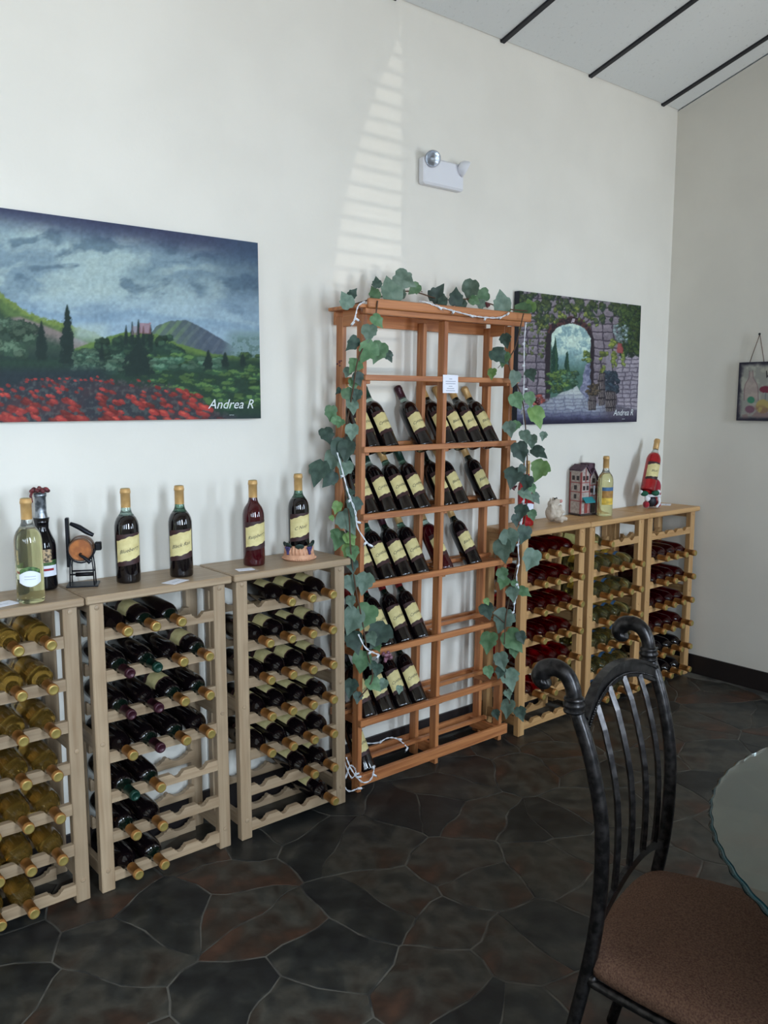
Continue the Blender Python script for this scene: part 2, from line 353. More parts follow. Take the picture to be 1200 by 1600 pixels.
for k, p in enumerate(pts):
    if not (X0 < p[0] < X1 and Y0 < p[1] < Y1): continue
    cell = [(p[0]-.6, p[1]-.6), (p[0]+.6, p[1]-.6), (p[0]+.6, p[1]+.6), (p[0]-.6, p[1]+.6)]
    for q in pts:
        d2 = (q[0]-p[0])**2+(q[1]-p[1])**2
        if q is p or d2 > 1.2: continue
        cell = clip(cell, ((p[0]+q[0])/2, (p[1]+q[1])/2), (q[0]-p[0], q[1]-p[1]))
        if len(cell) < 3: break
    for (pp, nn) in (((X0, 0), (-1, 0)), ((X1, 0), (1, 0)), ((0, Y0), (0, -1)), ((0, Y1), (0, 1))):
        if len(cell) >= 3: cell = clip(cell, pp, nn)
    if len(cell) < 3: continue
    out = []
    for i in range(len(cell)):
        a, c = cell[i], cell[(i+1) % len(cell)]; ln = math.hypot(c[0]-a[0], c[1]-a[1]); m = max(1, int(ln/0.05))
        for t in range(m): out.append((a[0]+(c[0]-a[0])*t/m, a[1]+(c[1]-a[1])*t/m))
    out = [warp(*q) for q in out]; out = [(min(x, X1), min(y, Y1)) for x, y in out]; c = warp(*p); n = len(out)
    def inset(d): return [(x+(c[0]-x)*d/max(0.05, math.hypot(c[0]-x, c[1]-y)), y+(c[1]-y)*d/max(0.05, math.hypot(c[0]-x, c[1]-y))) for x, y in out]
    a, e = inset(0.0032), inset(0.0065)
    v = [(x-c[0], y-c[1], -0.004) for x, y in a]+[(x-c[0], y-c[1], -0.0008) for x, y in a]+[(x-c[0], y-c[1], 0.0) for x, y in e]
    f = [tuple(range(2*n, 3*n))]+[(i+o*n, (i+1) % n+o*n, (i+1) % n+(o+1)*n, i+(o+1)*n) for i in range(n) for o in (0, 1)]
    link('stone', pymesh('stone', v, f), 'slate_stone', fl, loc=(c[0], c[1], 0))

# ------------------------------------------------------------------ bottle kit
BR = 0.0385
BODY = [(0, .006), (.018, .005), (.032, .001), (.0355, .0), (.0378, .003), (BR, .009), (BR, .172), (.0378, .183), (.0352, .195), (.0305, .206), (.0245, .2145)]
NECK = [(.0245, .2145), (.0192, .2215), (.0162, .230), (.0148, .240), (.0142, .250)]
CAPS = [(.0152, .240), (.0152, .284), (.0166, .2845), (.0166, .292), (.0156, .2935), (.0156, .2985), (.0140, .300), (.0095, .3003), (.0090, .2992), (0, .2992)]
for m_ in ('dark_wine', 'dark_green_glass', 'maroon_wine', 'rose_wine', 'red_wine', 'dark_red_wine', 'amber_wine', 'pale_wine', 'straw_wine'):
    MAT[m_].node_tree.nodes['Principled BSDF'].inputs['Coat Weight'].default_value = 0.6; MAT[m_].node_tree.nodes['Principled BSDF'].inputs['Coat Roughness'].default_value = 0.02
def shared(b, name, m): me = b.mesh(name); me.materials.append(MAT[m]); return me
_cache = {}
def bottle_mesh(kind, m, seg=24):
    key = (kind, m)
    if key not in _cache:
        b = B()
        if kind == 'body': b.lathe(BODY+[(0.0, .2145)], seg)
        if kind == 'body_full': b.lathe(BODY+NECK[1:]+[(0, .2502)], seg)
        if kind == 'neck': b.lathe(NECK+[(0, .2502)], seg)
        if kind == 'capsule': b.lathe(CAPS, 20)
        if kind == 'cap_end': b.lathe([(.0140, .3001), (.0120, .3010), (.0100, .3006), (.0060, .2998), (0, .2998)], 16)
        if kind == 'body_long': b.lathe([(0, .006), (.03, .001), (.0378, .003), (BR, .009), (BR, .178), (.0375, .190), (.034, .202), (.028, .213), (.0215, .222), (.0168, .231), (.0148, .242), (.0142, .25), (0, .2502)], seg)
        _cache[key] = shared(b, kind, m)
    return _cache[key]
def label_mesh(kind):
    key = ('label', kind)
    if key in _cache: return _cache[key]
    def patch(fb, ft, half, r, m, name):
        n = 14; v = []; f = []
        for i in range(n+1):
            u = i/n; a = -PI/2+(-half+2*half*u)/BR
            for z in (fb(u), (fb(u)+ft(u))/2, ft(u)): v.append((r*math.cos(a), r*math.sin(a), z))
        for i in range(n):
            for k in range(2): f.append((i*3+k, (i+1)*3+k, (i+1)*3+k+1, i*3+k+1))
        me = pymesh(name, v, f, True); me.materials.append(MAT[m]); return me
    wob = lambda u: 0.0018*math.sin(9*u)+0.0012*math.sin(23*u)
    if kind == 'cream': r = patch(lambda u: .066+.020*u+wob(u), lambda u: .138+.020*u+wob(u+.4), .042, BR+.0006, 'cream_label', 'label')
    elif kind == 'band': r = patch(lambda u: .054+.012*u, lambda u: .156+.006*u, .0425, BR+.0003, 'maroon_band', 'label_band')
    else:
        spec = {'sky': (.128, .146, (70, 110, 150)), 'field': (.092, .128, (176, 128, 62)), 'yellow': (.058, .092, (228, 190, 70))}[kind]
        mat('label_'+kind, spec[2], 0.6, noise=(60, tuple(int(c*.75) for c in spec[2]), .35, .7)); r = patch(lambda u: spec[0], lambda u: spec[1], .034, BR+.0005, 'label_'+kind, 'label')
    _cache[key] = r; return r
_txt = {}
def wrapped_text(s, size, z, ink='ink', shear=.35):
    key = (s, size, z, ink)
    if key not in _txt:
        me = text_mesh(s, size, shear, wrap=BR+.0011)
        for v in me.vertices: v.co.z += z+0.25*(math.atan2(v.co.y, v.co.x)+PI/2)*BR
        me.materials.append(MAT[ink]); _txt[key] = me
    return _txt[key]
def make_bottle(label, M, group=None, wine='dark_wine', neck='dark_green_glass', foil='gold_foil', lab='cream', text=None, name='wine_bottle', cap=True):
    t = thing(name, label, 'bottle', group=group); t.matrix_world = M
    if neck == wine: link('body', bottle_mesh('body_full', wine), None, t)
    else:
        link('body', bottle_mesh('body', wine), None, t); link('neck', bottle_mesh('neck', neck), None, t)
    c = link('capsule', bottle_mesh('capsule', foil), None, t)
    if cap and foil in ('gold_foil', 'shaded_gold_foil'): link('cap_end', bottle_mesh('cap_end', 'cap_end'), None, c)
    if lab == 'cream':
        bd = link('label_band', label_mesh('band'), None, t); l = link('label', label_mesh('cream'), None, t)
        if text: link('lettering', wrapped_text(text, .0165, .108), None, l)
    elif lab == 'picture':
        for k in ('sky', 'field', 'yellow'): link('label', label_mesh(k), None, t)
    return t

# ------------------------------------------------------------------ small pine racks
W, FR, HB, OV, OX = 0.4563, -0.2414, 0.955, 0.0196, 0.0165
PW, BT = 0.043, 0.026
BACK = -0.012
ROWS = [0.807-0.1303*k for k in range(7)]       # underside of each front rail
RH = 0.036
COLS = [W/2+(i-1.5)*0.0885-0.006 for i in range(4)]
def notched(x0, x1, zb, zt, y0, y1, centers, half, depth):
    top = [(x0, zt)]
    for c in centers:
        top += [(c-half-.006, zt), (c-half, zt-depth*.45)]
        for k in range(7):
            a = PI-PI*k/6; top.append((c+half*.8*math.cos(a), zt-depth*.45-(depth*.55)*math.sin(a)))
        top += [(c+half, zt-depth*.45), (c+half+.006, zt)]
    top.append((x1, zt)); top = [p for i, p in enumerate(top) if i == 0 or p[0] > top[i-1][0]-1e-9]
    b = B(); n = len(top); v = []; f = []
    for (x, z) in top: v += [(x, y0, zb), (x, y1, zb), (x, y0, z), (x, y1, z)]
    for i in range(n-1):
        a, c = 4*i, 4*(i+1); f += [(a, c, c+2, a+2), (a+1, a+3, c+3, c+1), (a+2, c+2, c+3, a+3), (a, a+1, c+1, c)]
    f += [(0, 2, 3, 1), (4*(n-1), 4*(n-1)+1, 4*(n-1)+3, 4*(n-1)+2)]
    return b.add(v, f).mesh('rail')
post_me = B().box(0, PW, 0, .030, 0, HB-BT, .0025).mesh('post')
top_me = B().box(-OX, W+OX, 0, -(FR-OV)+BACK, 0, BT-.001, .004).mesh('top_board')
frail_me = notched(PW, W-PW, 0, RH, 0, .019, COLS, .0165, .017)
brail_me = notched(PW, W-PW, 0, .040, 0, .019, COLS, .034, .020)
srail_me = B().box(0, .018, 0, -FR+BACK-.06, 0, .045, .002).mesh('side_rail')
plug_me = B().lathe([(.0075, 0), (.0075, .0015), (.006, .0022), (0, .0022)], 12, M=Matrix.Rotation(PI/2, 3, 'X')).mesh('dowel_cap')
def make_rack(x, label, tone='pine'):
    def link(name, me, m, parent, loc=None):
        o = bpy.data.objects.new(name, me); COL.objects.link(o); o.parent = parent; o.location = loc
        if not me.materials: me.materials.append(None)
        o.material_slots[0].link = 'OBJECT'; o.material_slots[0].material = MAT[m.replace('pine', tone)]; return o
    t = thing('wine_rack', label, 'wine rack', (x, FR, 0), 'pine wine racks along the wall')
    yb = -FR+BACK                         # back plane in local y
    link('top_board', top_me, 'pine_x', t, loc=(0, -OV, HB-BT+.0005))
    for px in (0, W-PW):
        p = link('front_post', post_me, 'pine_z', t, loc=(px, 0, 0))
        for z in (.914, .484, .07): link('dowel_cap', plug_me, 'pine_x', p, loc=(PW/2, .0002, z))
        link('rear_post', post_me, 'pine_z', t, loc=(px, yb-.030, 0))
        for z in (.893, .462, .045): link('side_rail', srail_me, 'pine_y', t, loc=(px+(.004 if px == 0 else PW-.022), .030, z))
    for z in ROWS:
        link('front_rail', frail_me, 'pine_x', t, loc=(0, .003, z)); link('rear_rail', brail_me, 'pine_x', t, loc=(0, yb-.050, z-.0275))
    return t
RX = dict(A=-3.92, B=-3.4266, C=-2.9274, D=-1.4797, E=-0.9877, F=-0.4961)
make_rack(RX['A'], 'pale pine bottle rack full of amber white wine, under the little barrel dispenser')
make_rack(RX['B'], 'pale pine bottle rack under the bottle labelled Blueberry, lower rows half empty')
make_rack(RX['C'], 'pale pine bottle rack of dark bottles beneath the terracotta grape coaster')
make_rack(RX['D'], 'pale pine rack of bright red bottles under the beige pig figurine', 'warm_pine')
make_rack(RX['E'], 'pale pine rack of clear white wine bottles under the half-timbered house', 'warm_pine')
make_rack(RX['F'], 'pale pine rack of dark red bottles tucked into the room corner', 'warm_pine')
def lying(rk, row, col, wine, neck, foil, desc, place, lab=None, spin=None, group=''):
    x = RX[rk]+COLS[col]; tilt = R_(2.0)
    zc = ROWS[row]+RH-.017+.0152+.002
    spin = random.uniform(-.5, .5)+PI if spin is None else spin
    M = Matrix.Translation((x+random.uniform(-.002, .002), -0.014, zc+.0105)) @ Matrix.Rotation(PI/2+tilt, 4, 'X') @ Matrix.Rotation(spin, 4, 'Z')
    # a bottle lies with base to the wall, neck out over the front rail
    slot = (4-col) if rk in 'ABC' else (col+1)
    make_bottle('%s, %s row down, %s slot from ivy, %s' % (desc, ORD[row], ORD[slot-1], place), M, group, wine, neck, foil, lab)
FULL = (0, 1, 2, 3)
fillA = {0: FULL, 1: FULL, 2: FULL, 3: FULL, 4: FULL, 5: FULL, 6: (0, 1, 2)}
fillB = {0: (0, 1, 2), 1: FULL, 2: FULL, 3: FULL, 4: (0, 1), 5: (0, 1), 6: (0, 1)}
fillC = {0: (1, 2, 3), 1: FULL, 2: FULL, 3: FULL, 4: FULL, 5: (2, 3), 6: (3,)}
fillD = {0: FULL, 1: FULL, 2: FULL, 3: FULL, 4: FULL, 5: (0, 1)}
fillE = {0: (0,), 1: FULL, 2: FULL, 3: FULL, 4: FULL, 5: FULL, 6: FULL}
fillF = {1: FULL, 2: FULL, 3: FULL, 4: FULL, 5: FULL, 6: FULL}
FOILB = {(1, 1): 'green_foil', (1, 0): 'purple_foil', (2, 0): 'purple_foil', (2, 1): 'purple_foil', (3, 1): 'purple_foil', (4, 0): 'green_foil'}
for r, cs in fillA.items():
    for c in cs: lying('A', r, c, 'amber_wine', 'amber_wine', 'shaded_gold_foil', 'amber white wine bottle', 'in rack under barrel dispenser', group='amber bottles in the pine rack')
for r, cs in fillB.items():
    for c in cs: lying('B', r, c, 'dark_wine', 'dark_green_glass' if (r+c) % 3 else 'dark_wine', FOILB.get((r, c), 'shaded_gold_foil'), 'dark bottle', 'in rack under Blueberry bottle', 'cream' if (r, c) in ((2, 2), (1, 3), (0, 1)) else None, PI+.3, 'dark bottles in the half-empty rack')
for r, cs in fillC.items():
    for c in cs: lying('C', r, c, 'dark_wine', 'dark_wine', 'shaded_gold_foil', 'dark bottle', 'in rack under terracotta coaster', 'cream', PI+random.uniform(-.5, .2), 'dark bottles in the rack beside the tall rack')
for r, cs in fillD.items():
    for c in cs: lying('D', r, c, 'red_wine', 'red_wine', 'shaded_gold_foil', 'red wine bottle', 'in rack under pig figurine', group='red bottles in the pine rack')
for r, cs in fillE.items():
    for c in cs: lying('E', r, c, 'straw_wine', 'straw_wine', 'shaded_gold_foil', 'clear white wine bottle', 'in rack under toy house', 'picture', PI+random.uniform(-.9, .9), 'white wine bottles in the pine rack')
for r, cs in fillF.items():
    for c in cs: lying('F', r, c, 'dark_red_wine' if r < 5 else 'dark_wine', 'dark_red_wine' if r < 5 else 'dark_wine', 'shaded_gold_foil', 'dark red bottle', 'in rack in room corner', group='dark red bottles in the corner rack')

# ------------------------------------------------------------------ tall cedar display rack
TR = thing('display_rack', 'tall reddish cedar display rack draped with ivy, bottles leaning on its slatted shelves', 'display rack', (-1.95, -0.135, 0))
TX, TY = -1.95, -0.135
SH = [(0.0335, .044), (.272, .026), (.545, .024), (.817, .024), (1.082, .024), (1.338, .022), (1.606, .021)]   # underside and height of each front rail
XL, XM, XR = -2.372, -1.955, -1.560; TW = 0.020
def shear(me):
    for v in me.vertices: v.co.x += 0.020*(v.co.z-0.9)
    me.update(); return me
def tp(name, m, x0, x1, y0, y1, z0, z1, bev=.002):
    me = B().box(x0-TX, x1-TX, y0-TY, y1-TY, z0, z1, bev).mesh(name); shear(me); return link(name, me, m, TR)
for x in (XL, XM, XR):
    tp('front_post', 'cedar_z', x, x+TW, -.2095, -.170, 0, 1.848); tp('rear_post', 'cedar_z', x, x+TW, -.083, -.043, 0, 1.848)
for k, (z, h) in enumerate(SH):
    tp('front_rail', 'cedar_x', XL-.002, XR+TW+.018-.004*(k % 2), -.229, -.210, z, z+h)
    for x in (XL, XM, XR): tp('side_rail', 'cedar_y', x+(.0205 if x < -1.7 else -.0185), x+(.0385 if x < -1.7 else -.0005), -.209, -.043, z-.012, z+h-.006)
    if k < 6:
        tp('middle_slat', 'cedar_x', XL+.004, XR+TW-.004, -.121, -.100, z+h-.0055, z+h+.010); tp('rear_slat', 'cedar_x', XL, XR+TW, -.0425, -.024, z+h-.03, z+h)
tp('top_front_strip', 'cedar_x', XL-.004, XR+TW+.04, -.229, -.210, 1.848, 1.869); tp('top_board', 'cedar_x', XL-.03, XR+TW+.05, -.228, -.030, 1.869, 1.882)
tp('top_fascia', 'cedar_x', XL-.002, XR+TW+.066, -.246, -.2285, 1.868, 1.903, .004)
for x in (XL, XR): tp('top_side_rail', 'cedar_y', x, x+TW, -.170, -.083, 1.81, 1.869)
tp('top_rear_rail', 'cedar_x', XL, XR+TW, -.043, -.024, 1.82, 1.869)
SLOT = [-2.300, -2.208, -2.117, -2.026, -1.893, -1.809, -1.722, -1.636]
LEAN = R_(35)
def leaning(level, slot, foil, neck='dark_green_glass', wine='dark_wine', text='Cynthiana'):
    z, h = SH[level]; y = -.2095+.033*math.cos(LEAN); zz = z+h-.033*math.sin(LEAN)+.001
    x = SLOT[slot-1]+0.020*(z-0.9)+random.uniform(-.003, .003)
    M = Matrix.Translation((x, y, zz)) @ Matrix.Rotation(-LEAN, 4, 'X') @ Matrix.Rotation(random.uniform(-.12, .12), 4, 'Z')
    cols = {'gold_foil': 'gold', 'green_foil': 'green', 'purple_foil': 'maroon', 'red_foil': 'red', 'black_foil': 'black'}
    make_bottle('%s bottle with %s cap leaning on %s shelf from floor, %s place from poppy painting' % ('red' if wine == 'maroon_wine' else 'dark', cols[foil], ORD[level], ORD[slot-1]), M,
                'bottles leaning in the tall rack', wine, neck, foil, 'cream', text)
rows = {5: [(1, 'gold_foil'), (2, 'green_foil', 'pale_neck'), (4, 'purple_foil', 'pale_neck'), (5, 'gold_foil'), (6, 'gold_foil'), (7, 'gold_foil'), (8, 'gold_foil')],
        4: [(1, 'green_foil', 'pale_neck'), (2, 'green_foil', 'pale_neck'), (3, 'gold_foil', 'green_neck'), (4, 'green_foil', 'green_neck'), (5, 'black_foil'), (6, 'gold_foil'), (8, 'gold_foil')],
        3: [(1, 'gold_foil'), (2, 'green_foil', 'green_neck'), (3, 'purple_foil'), (4, 'gold_foil', 'green_neck'), (5, 'gold_foil', 'pale_neck', 'maroon_wine'), (7, 'gold_foil')],
        2: [(1, 'red_foil'), (2, 'red_foil'), (3, 'red_foil'), (4, 'red_foil')], 1: [(1, 'black_foil'), (2, 'black_foil'), (3, 'black_foil'), (4, 'black_foil')], 0: [(1, 'black_foil')]}
for lv, L_ in rows.items():
    for it in L_: leaning(lv, it[0], it[1], *(it[2:]), text='Cynthiana' if it[0] < 5 else 'Black Ras')
# price card on the middle post
cxy = hit(704, 600, 1, -.232)
pc = thing('price_card', 'small white printed card stuck on the tall rack', 'card', (cxy[0], -.2315, cxy[2]))
B().box(-.042, .042, -.0008, .0008, -.036, .036).part('card', 'paper', pc)
for z, hw in ((.020, .008), (.010, .028), (.001, .027), (-.009, .010), (-.018, .02), (-.027, .025)): B().box(-hw, hw, -.0012, -.0009, z-.0012, z+.0012).part('print_line', 'grey_ink', pc)

# ------------------------------------------------------------------ things on the rack tops
TOPZ = HB+.0003
def stand(x, y, spin=0.0, z=TOPZ): return Matrix.Translation((x, y, z)) @ Matrix.Rotation(spin, 4, 'Z')
def face_cam(x, y, off=0.0): return math.atan2(CAM[0]-x, -(CAM[1]-y))*1.0+off     # spin that turns a label to the room
b1 = make_bottle('bottle of pale white wine with white and green label, by barrel dispenser', stand(-3.582, -.205, -.27), None, 'pale_wine', 'clear_neck', 'gold_foil', None)
def patch_mesh(z0, z1, a0, a1, r, name, m, wob=0.0, n=14):
    v = []; f = []
    for i in range(n+1):
        a = -PI/2+a0+(a1-a0)*i/n; e = math.sin(PI*i/n)
        for z in (z0-wob*e, (z0+z1)/2, z1+wob*e): v.append((r*math.cos(a), r*math.sin(a), z))
    for i in range(n):
        for k in range(2): f.append((i*3+k, (i+1)*3+k, (i+1)*3+k+1, i*3+k+1))
    me = pymesh(name, v, f, True); me.materials.append(MAT[m]); return me
mat('label_white', (226, 230, 240), 0.6); mat('label_green', (96, 128, 70), 0.6, noise=(90, (40, 70, 40), .4, .6)); mat('label_portrait', (196, 168, 130), 0.6, noise=(120, (70, 60, 50), .45, .6))
link('label', patch_mesh(.082, .098, -.75, .75, BR+.0004, 'label', 'label_green', .010), None, b1)
lw = link('label', patch_mesh(.062, .084, -.8, .8, BR+.0007, 'label', 'label_white', .012), None, b1)
for z in (.071, .079): link('print_line', patch_mesh(z, z+.0012, -.4, .4, BR+.001, 'print_line', 'grey_ink'), None, lw)
make_bottle('tall dark bottle labelled Blueberry with pale neck, standing on the pine rack', stand(-3.253, -.125, -.23), None, 'dark_wine', 'pale_neck', 'gold_foil', 'cream', 'Blueberry')
make_bottle('dark bottle labelled Black Ras beside the one labelled Blueberry', stand(-3.08, -.150, -.45), None, 'dark_wine', 'green_neck', 'gold_foil', 'cream', 'Black Ras')
make_bottle('maroon red wine bottle with cream label standing next to the terracotta coaster', stand(-2.795, -.140, -.23), None, 'maroon_wine', 'maroon_wine', 'gold_foil', 'cream', 'Raspberry')
# terracotta grape coaster and its bottle
kx, ky = -2.607, -.145
mat('terracotta', (214, 164, 132), 0.8, noise=(40, (198, 146, 114), .4, .6)); mat('leaf_dark', (34, 52, 46), 0.6); mat('grape', (66, 58, 104), 0.45)
kc = thing('bottle_coaster', 'pink terracotta bottle coaster with basket weave, green leaves and purple grapes', 'coaster', (kx, ky, TOPZ))
bb = B(); bb.lathe([(0, .0), (.058, 0), (.0605, .004), (.0605, .009), (.056, .013), (.057, .017), (.055, .020), (.052, .021), (.050, .040), (.048, .052), (.044, .053), (.0435, .012), (0, .012)], 36); bb.part('basket', 'terracotta', kc)
bb = B()
for k in range(48): a = 2*PI*k/48; bb.ell((.060*math.cos(a), .060*math.sin(a), .0055), (.0042, .0042, .0035), seg=6, ring=4)
bb.part('rope_rim', 'terracotta', kc)
stave = B().tube([(0, 0, .021), (0, .0008, .036), (0, .003, .053)], .0038, 6).mesh('stave')
for k in range(24): a = 2*PI*k/24; link('stave', stave, 'terracotta', kc, loc=(.051*math.sin(a), -.051*math.cos(a), 0), rot=(0, 0, a))
mleaf = B().ell((0, 0, 0), (.017, .005, .012)).mesh('coaster_leaf')
for k in range(7):
    a = 2*PI*k/7+.35; link('coaster_leaf', mleaf, 'leaf_dark', kc, loc=(.051*math.sin(a), -.051*math.cos(a), .052+.003*(k % 2)), rot=(.5, 0, a))
for k in range(4):
    a = 2*PI*k/4+.15; g_ = B()
    for i, (dx, dz) in enumerate([(-.008, .046), (0, .047), (.008, .046), (-.004, .039), (.004, .039), (0, .032), (.001, .026)]):
        g_.ell((dx*math.cos(a)+.0555*math.sin(a), dx*math.sin(a)-.0555*math.cos(a), dz), (.0052,)*3, seg=8, ring=6)
    g_.part('grape_cluster', 'grape', kc)
make_bottle('dark red wine bottle standing in the terracotta grape coaster', stand(kx, ky, -.4, TOPZ+.0125), None, 'dark_wine', 'green_neck', 'gold_foil', 'cream', 'C Noir')
# dark bottle with ornate stopper
mat('silver_foil', (150, 155, 160), 0.3, 0.7, noise=(60, (90, 95, 100), .45, .6)); mat('rose_red', (130, 50, 55), 0.5, noise=(80, (70, 30, 34), .4, .6)); mat('black_glass', (8, 8, 12), 0.05)
k = thing('liqueur_bottle', 'black liqueur bottle with silver neck, red ribbon top and portrait label', 'bottle', (-3.497, -.065, TOPZ), rot=(0, 0, -.1))
B().lathe([(0, .005), (.030, 0), (.037, .003), (.0385, .010), (.0385, .135), (.036, .150), (.026, .172), (.020, .190), (.021, .205), (.024, .222), (0, .223)], 28).part('body', 'black_glass', k)
B().lathe([(.0205, .218), (.018, .228), (.0165, .24), (.0165, .285), (.0185, .288), (.0185, .297), (.0, .299)], 20).part('neck_foil', 'silver_foil', k)
l_ = link('label', patch_mesh(.045, .078, -.95, .95, .0389, 'label', 'label_white'), None, k); link('label', patch_mesh(.078, .094, -.95, .95, .0389, 'label', 'label_green'), None, k); link('label', patch_mesh(.088, .128, -.45, .45, .0392, 'label', 'label_portrait'), None, k)
link('print_line', patch_mesh(.062, .069, -.6, .6, .0393, 'print_line', 'red_ink'), None, l_)
bb = B(); rr = random.Random(4)
for i in range(9): a = 2*PI*i/9; bb.ell((.021*math.cos(a), .021*math.sin(a), .303+.006*rr.random()), (.010, .008, .007), (rr.random(), rr.random(), a), 8, 6)
bb.ell((0, 0, .307), (.016, .016, .007)); bb.tube([(-.022, -.002, .304), (-.028, -.004, .29), (-.026, -.006, .27)], .004, 6); bb.part('ribbon', 'rose_red', k)
# little barrel dispenser on a metal stand
mat('barrel_end', (176, 104, 44), 0.5, noise=(50, (150, 84, 34), .4, .6)); mat('barrel_side', (120, 84, 58), 0.5, noise=(40, (92, 62, 44), .4, .6)); mat('dark_iron', (38, 40, 46), 0.4, 0.7)
d = thing('barrel_dispenser', 'small round wooden barrel with lever and tap on a dark metal stand', 'dispenser', (-3.385, -.085, TOPZ), rot=(0, 0, -.45))
B().box(-.048, .048, -.038, .038, 0, .004, .0012).part('base_plate', 'dark_iron', d)
for sx in (-1, 1):
    for sy in (-1, 1): B().tube([(sx*.036, sy*.030, .003), (sx*.034, sy*.028, .06), (sx*.030, sy*.026, .098)], .0020, 8).part('leg', 'dark_iron', d)
for sy in (-1, 1): B().tube([(-.035, sy*.029, .040), (.035, sy*.029, .040)], .0026, 6).part('stretcher', 'dark_iron', d)
B().tube([(-.018, -.031, .040), (.034, -.031, .040)], .0065, 10).part('handle_grip', 'black_metal', d)
for sy in (-1, 1):
    B().tube([(.040*math.cos(a), sy*.026, .118+.042*math.sin(a)) for a in [PI+PI*i/12 for i in range(13)]], .0028, 6).part('cradle', 'dark_iron', d)
MX = Matrix.Rotation(PI/2, 3, 'X')
B().lathe([(.0345, -.040), (.0385, -.015), (.0385, .015), (.0345, .040), (.0325, .040), (.0325, -.040)], 32, (0, 0, .118), MX).part('barrel', 'barrel_side', d)
B().lathe([(0, .0365), (.0325, .0365)], 32, (0, 0, .118), MX, False).part('barrel_end', 'barrel_end', d); B().lathe([(0, -.0365), (.0325, -.0365)], 32, (0, 0, .118), MX, False).part('barrel_end', 'barrel_end', d)
for y in (-.028, .028): B().lathe([(.0368, -.003), (.0378, 0), (.0368, .003)], 32, (0, y, .118), MX).part('barrel_hoop', 'chrome', d)
B().tube([(0, -.036, .106), (0, -.052, .104), (.012, -.060, .098), (.030, -.064, .082)], [.004, .004, .005, .007], 8, spline=4).part('tap', 'dark_iron', d)
B().tube([(-.030, .0, .196), (-.004, -.008, .185), (.016, -.014, .172), (.038, -.018, .160)], [.006, .0085, .0085, .006], 8, spline=4).part('lever', 'dark_iron', d)
B().box(-.045, -.034, -.012, .012, .060, .215, .002).part('lever_post', 'black_metal', d)
B().box(.040, .060, -.012, .012, .110, .136, .003).part('clamp', 'black_metal', d)
# paper cards
def card(px, py, a, lab, sx=.045, sy=.028):
    p = hit(px, py, 2, HB); t = thing('business_card', lab, 'card', (p[0], p[1], TOPZ), 'paper cards on the rack tops', rot=(0, 0, a))
    B().box(-sx, sx, -sy, sy, 0, .0008).part('card', 'paper', t); B().box(-sx*.5, sx*.5, -.003, -.001, .0008, .0010).part('print_line', 'grey_ink', t)
card(1, 945, .3, 'small white card beside the pale white wine bottle'); card(274, 909, .45, 'white business card lying in front of the Black Ras bottle', .038, .025)
card(383, 890, -.2, 'crumpled white card in front of the maroon wine bottle', .030, .02); card(1040, 788.5, .5, 'white card beside the plush bottle holder near the corner')
# right-hand rack tops
p = hit(826, 821, 2, HB)
rb = make_bottle('bright red rose bottle with white label half hidden by the ivy', stand(p[0], p[1]+.02, -.5), None, 'rose_wine', 'rose_wine', 'gold_foil', None)
link('label', patch_mesh(.06, .10, -.8, .8, BR+.0006, 'label', 'label_white', .006), None, rb)
make_bottle('pale white wine bottle with blue and yellow picture label beside the toy house', stand(-.749, -.150, -.48), None, 'pale_wine', 'clear_neck', 'gold_foil', 'picture')
# seated pig figurine
mat('pig_stone', (204, 190, 172), 0.75, noise=(60, (176, 160, 142), .4, .65)); mat('pig_pink', (205, 150, 140), 0.7); mat('black_gloss', (14, 14, 14), 0.2)
pg = thing('pig_figurine', 'beige stone pig figurine sitting with snout raised beside the red bottle', 'figurine', (-1.115, -.120, TOPZ), rot=(0, 0, .1))
pm_ = blob([((-.008, 0, .042), (.038, .036, .042)), ((.004, -.018, .045), (.030, .026, .034)), ((-.014, 0, .085), (.024, .023, .022)), ((-.004, -.012, .094), (.020, .018, .018)), ((.006, -.022, .098), (.013, .012, .011)),
            ((.030, -.030, .013), (.026, .013, .013), (0, 0, -.3)), ((-.022, -.040, .013), (.015, .026, .013), (0, 0, -.3)), ((.050, -.036, .010), (.011, .010, .010)), ((-.028, -.062, .010), (.010, .011, .010)),
            ((.026, -.016, .058), (.011, .011, .026), (0, .5, 0)), ((.028, -.032, .046), (.010, .012, .009)), ((-.034, -.014, .055), (.011, .012, .026), (0, -.3, 0)), ((-.024, .004, .107), (.008, .004, .010), (0, -.4, 0)), ((.002, .006, .108), (.008, .004, .010), (0, .4, 0))], .0035, 'pig_body')
link('body', pm_, 'pig_stone', pg)
B().ell((.012, -.031, .099), (.011, .008, .009), (.5, 0, .3)).part('snout', 'pig_pink', pg)
for x in (-.016, .004): B().ell((x, -.012+x*.2, .112), (.0045,)*3, seg=10, ring=8).part('eye', 'black_gloss', pg)
# half-timbered house
mat('plaster', (180, 166, 156), 0.8, noise=(70, (152, 138, 130), .4, .65)); mat('timber_red', (150, 74, 70), 0.7); mat('roof_purple', (84, 58, 70), 0.6, noise=(60, (66, 44, 56), .4, .6)); mat('win_dark', (52, 40, 40), 0.4)
mat('teal', (44, 128, 134), 0.6); mat('house_base', (62, 50, 46), 0.8); mat('brick_red', (140, 62, 54), 0.8)
hx, hy = -.805, -.060
h = thing('model_house', 'narrow half-timbered model house with purple roofs and teal awning', 'ornament', (hx, hy, TOPZ), rot=(0, 0, -.12))
B().box(-.060, .070, -.042, .045, 0, .010, .003).part('base', 'house_base', h)
bb = B(); poly = [(-.056, .010), (.006, .010), (.006, .205), (-.025, .245), (-.056, .225)]; bb.prism(poly, -.035, .042); bb.part('tower', 'plaster', h)
bb = B(); bb.prism([(.006, .010), (.062, .010), (.062, .175), (.034, .225), (.006, .19)], -.030, .042); bb.part('wing', 'plaster', h)
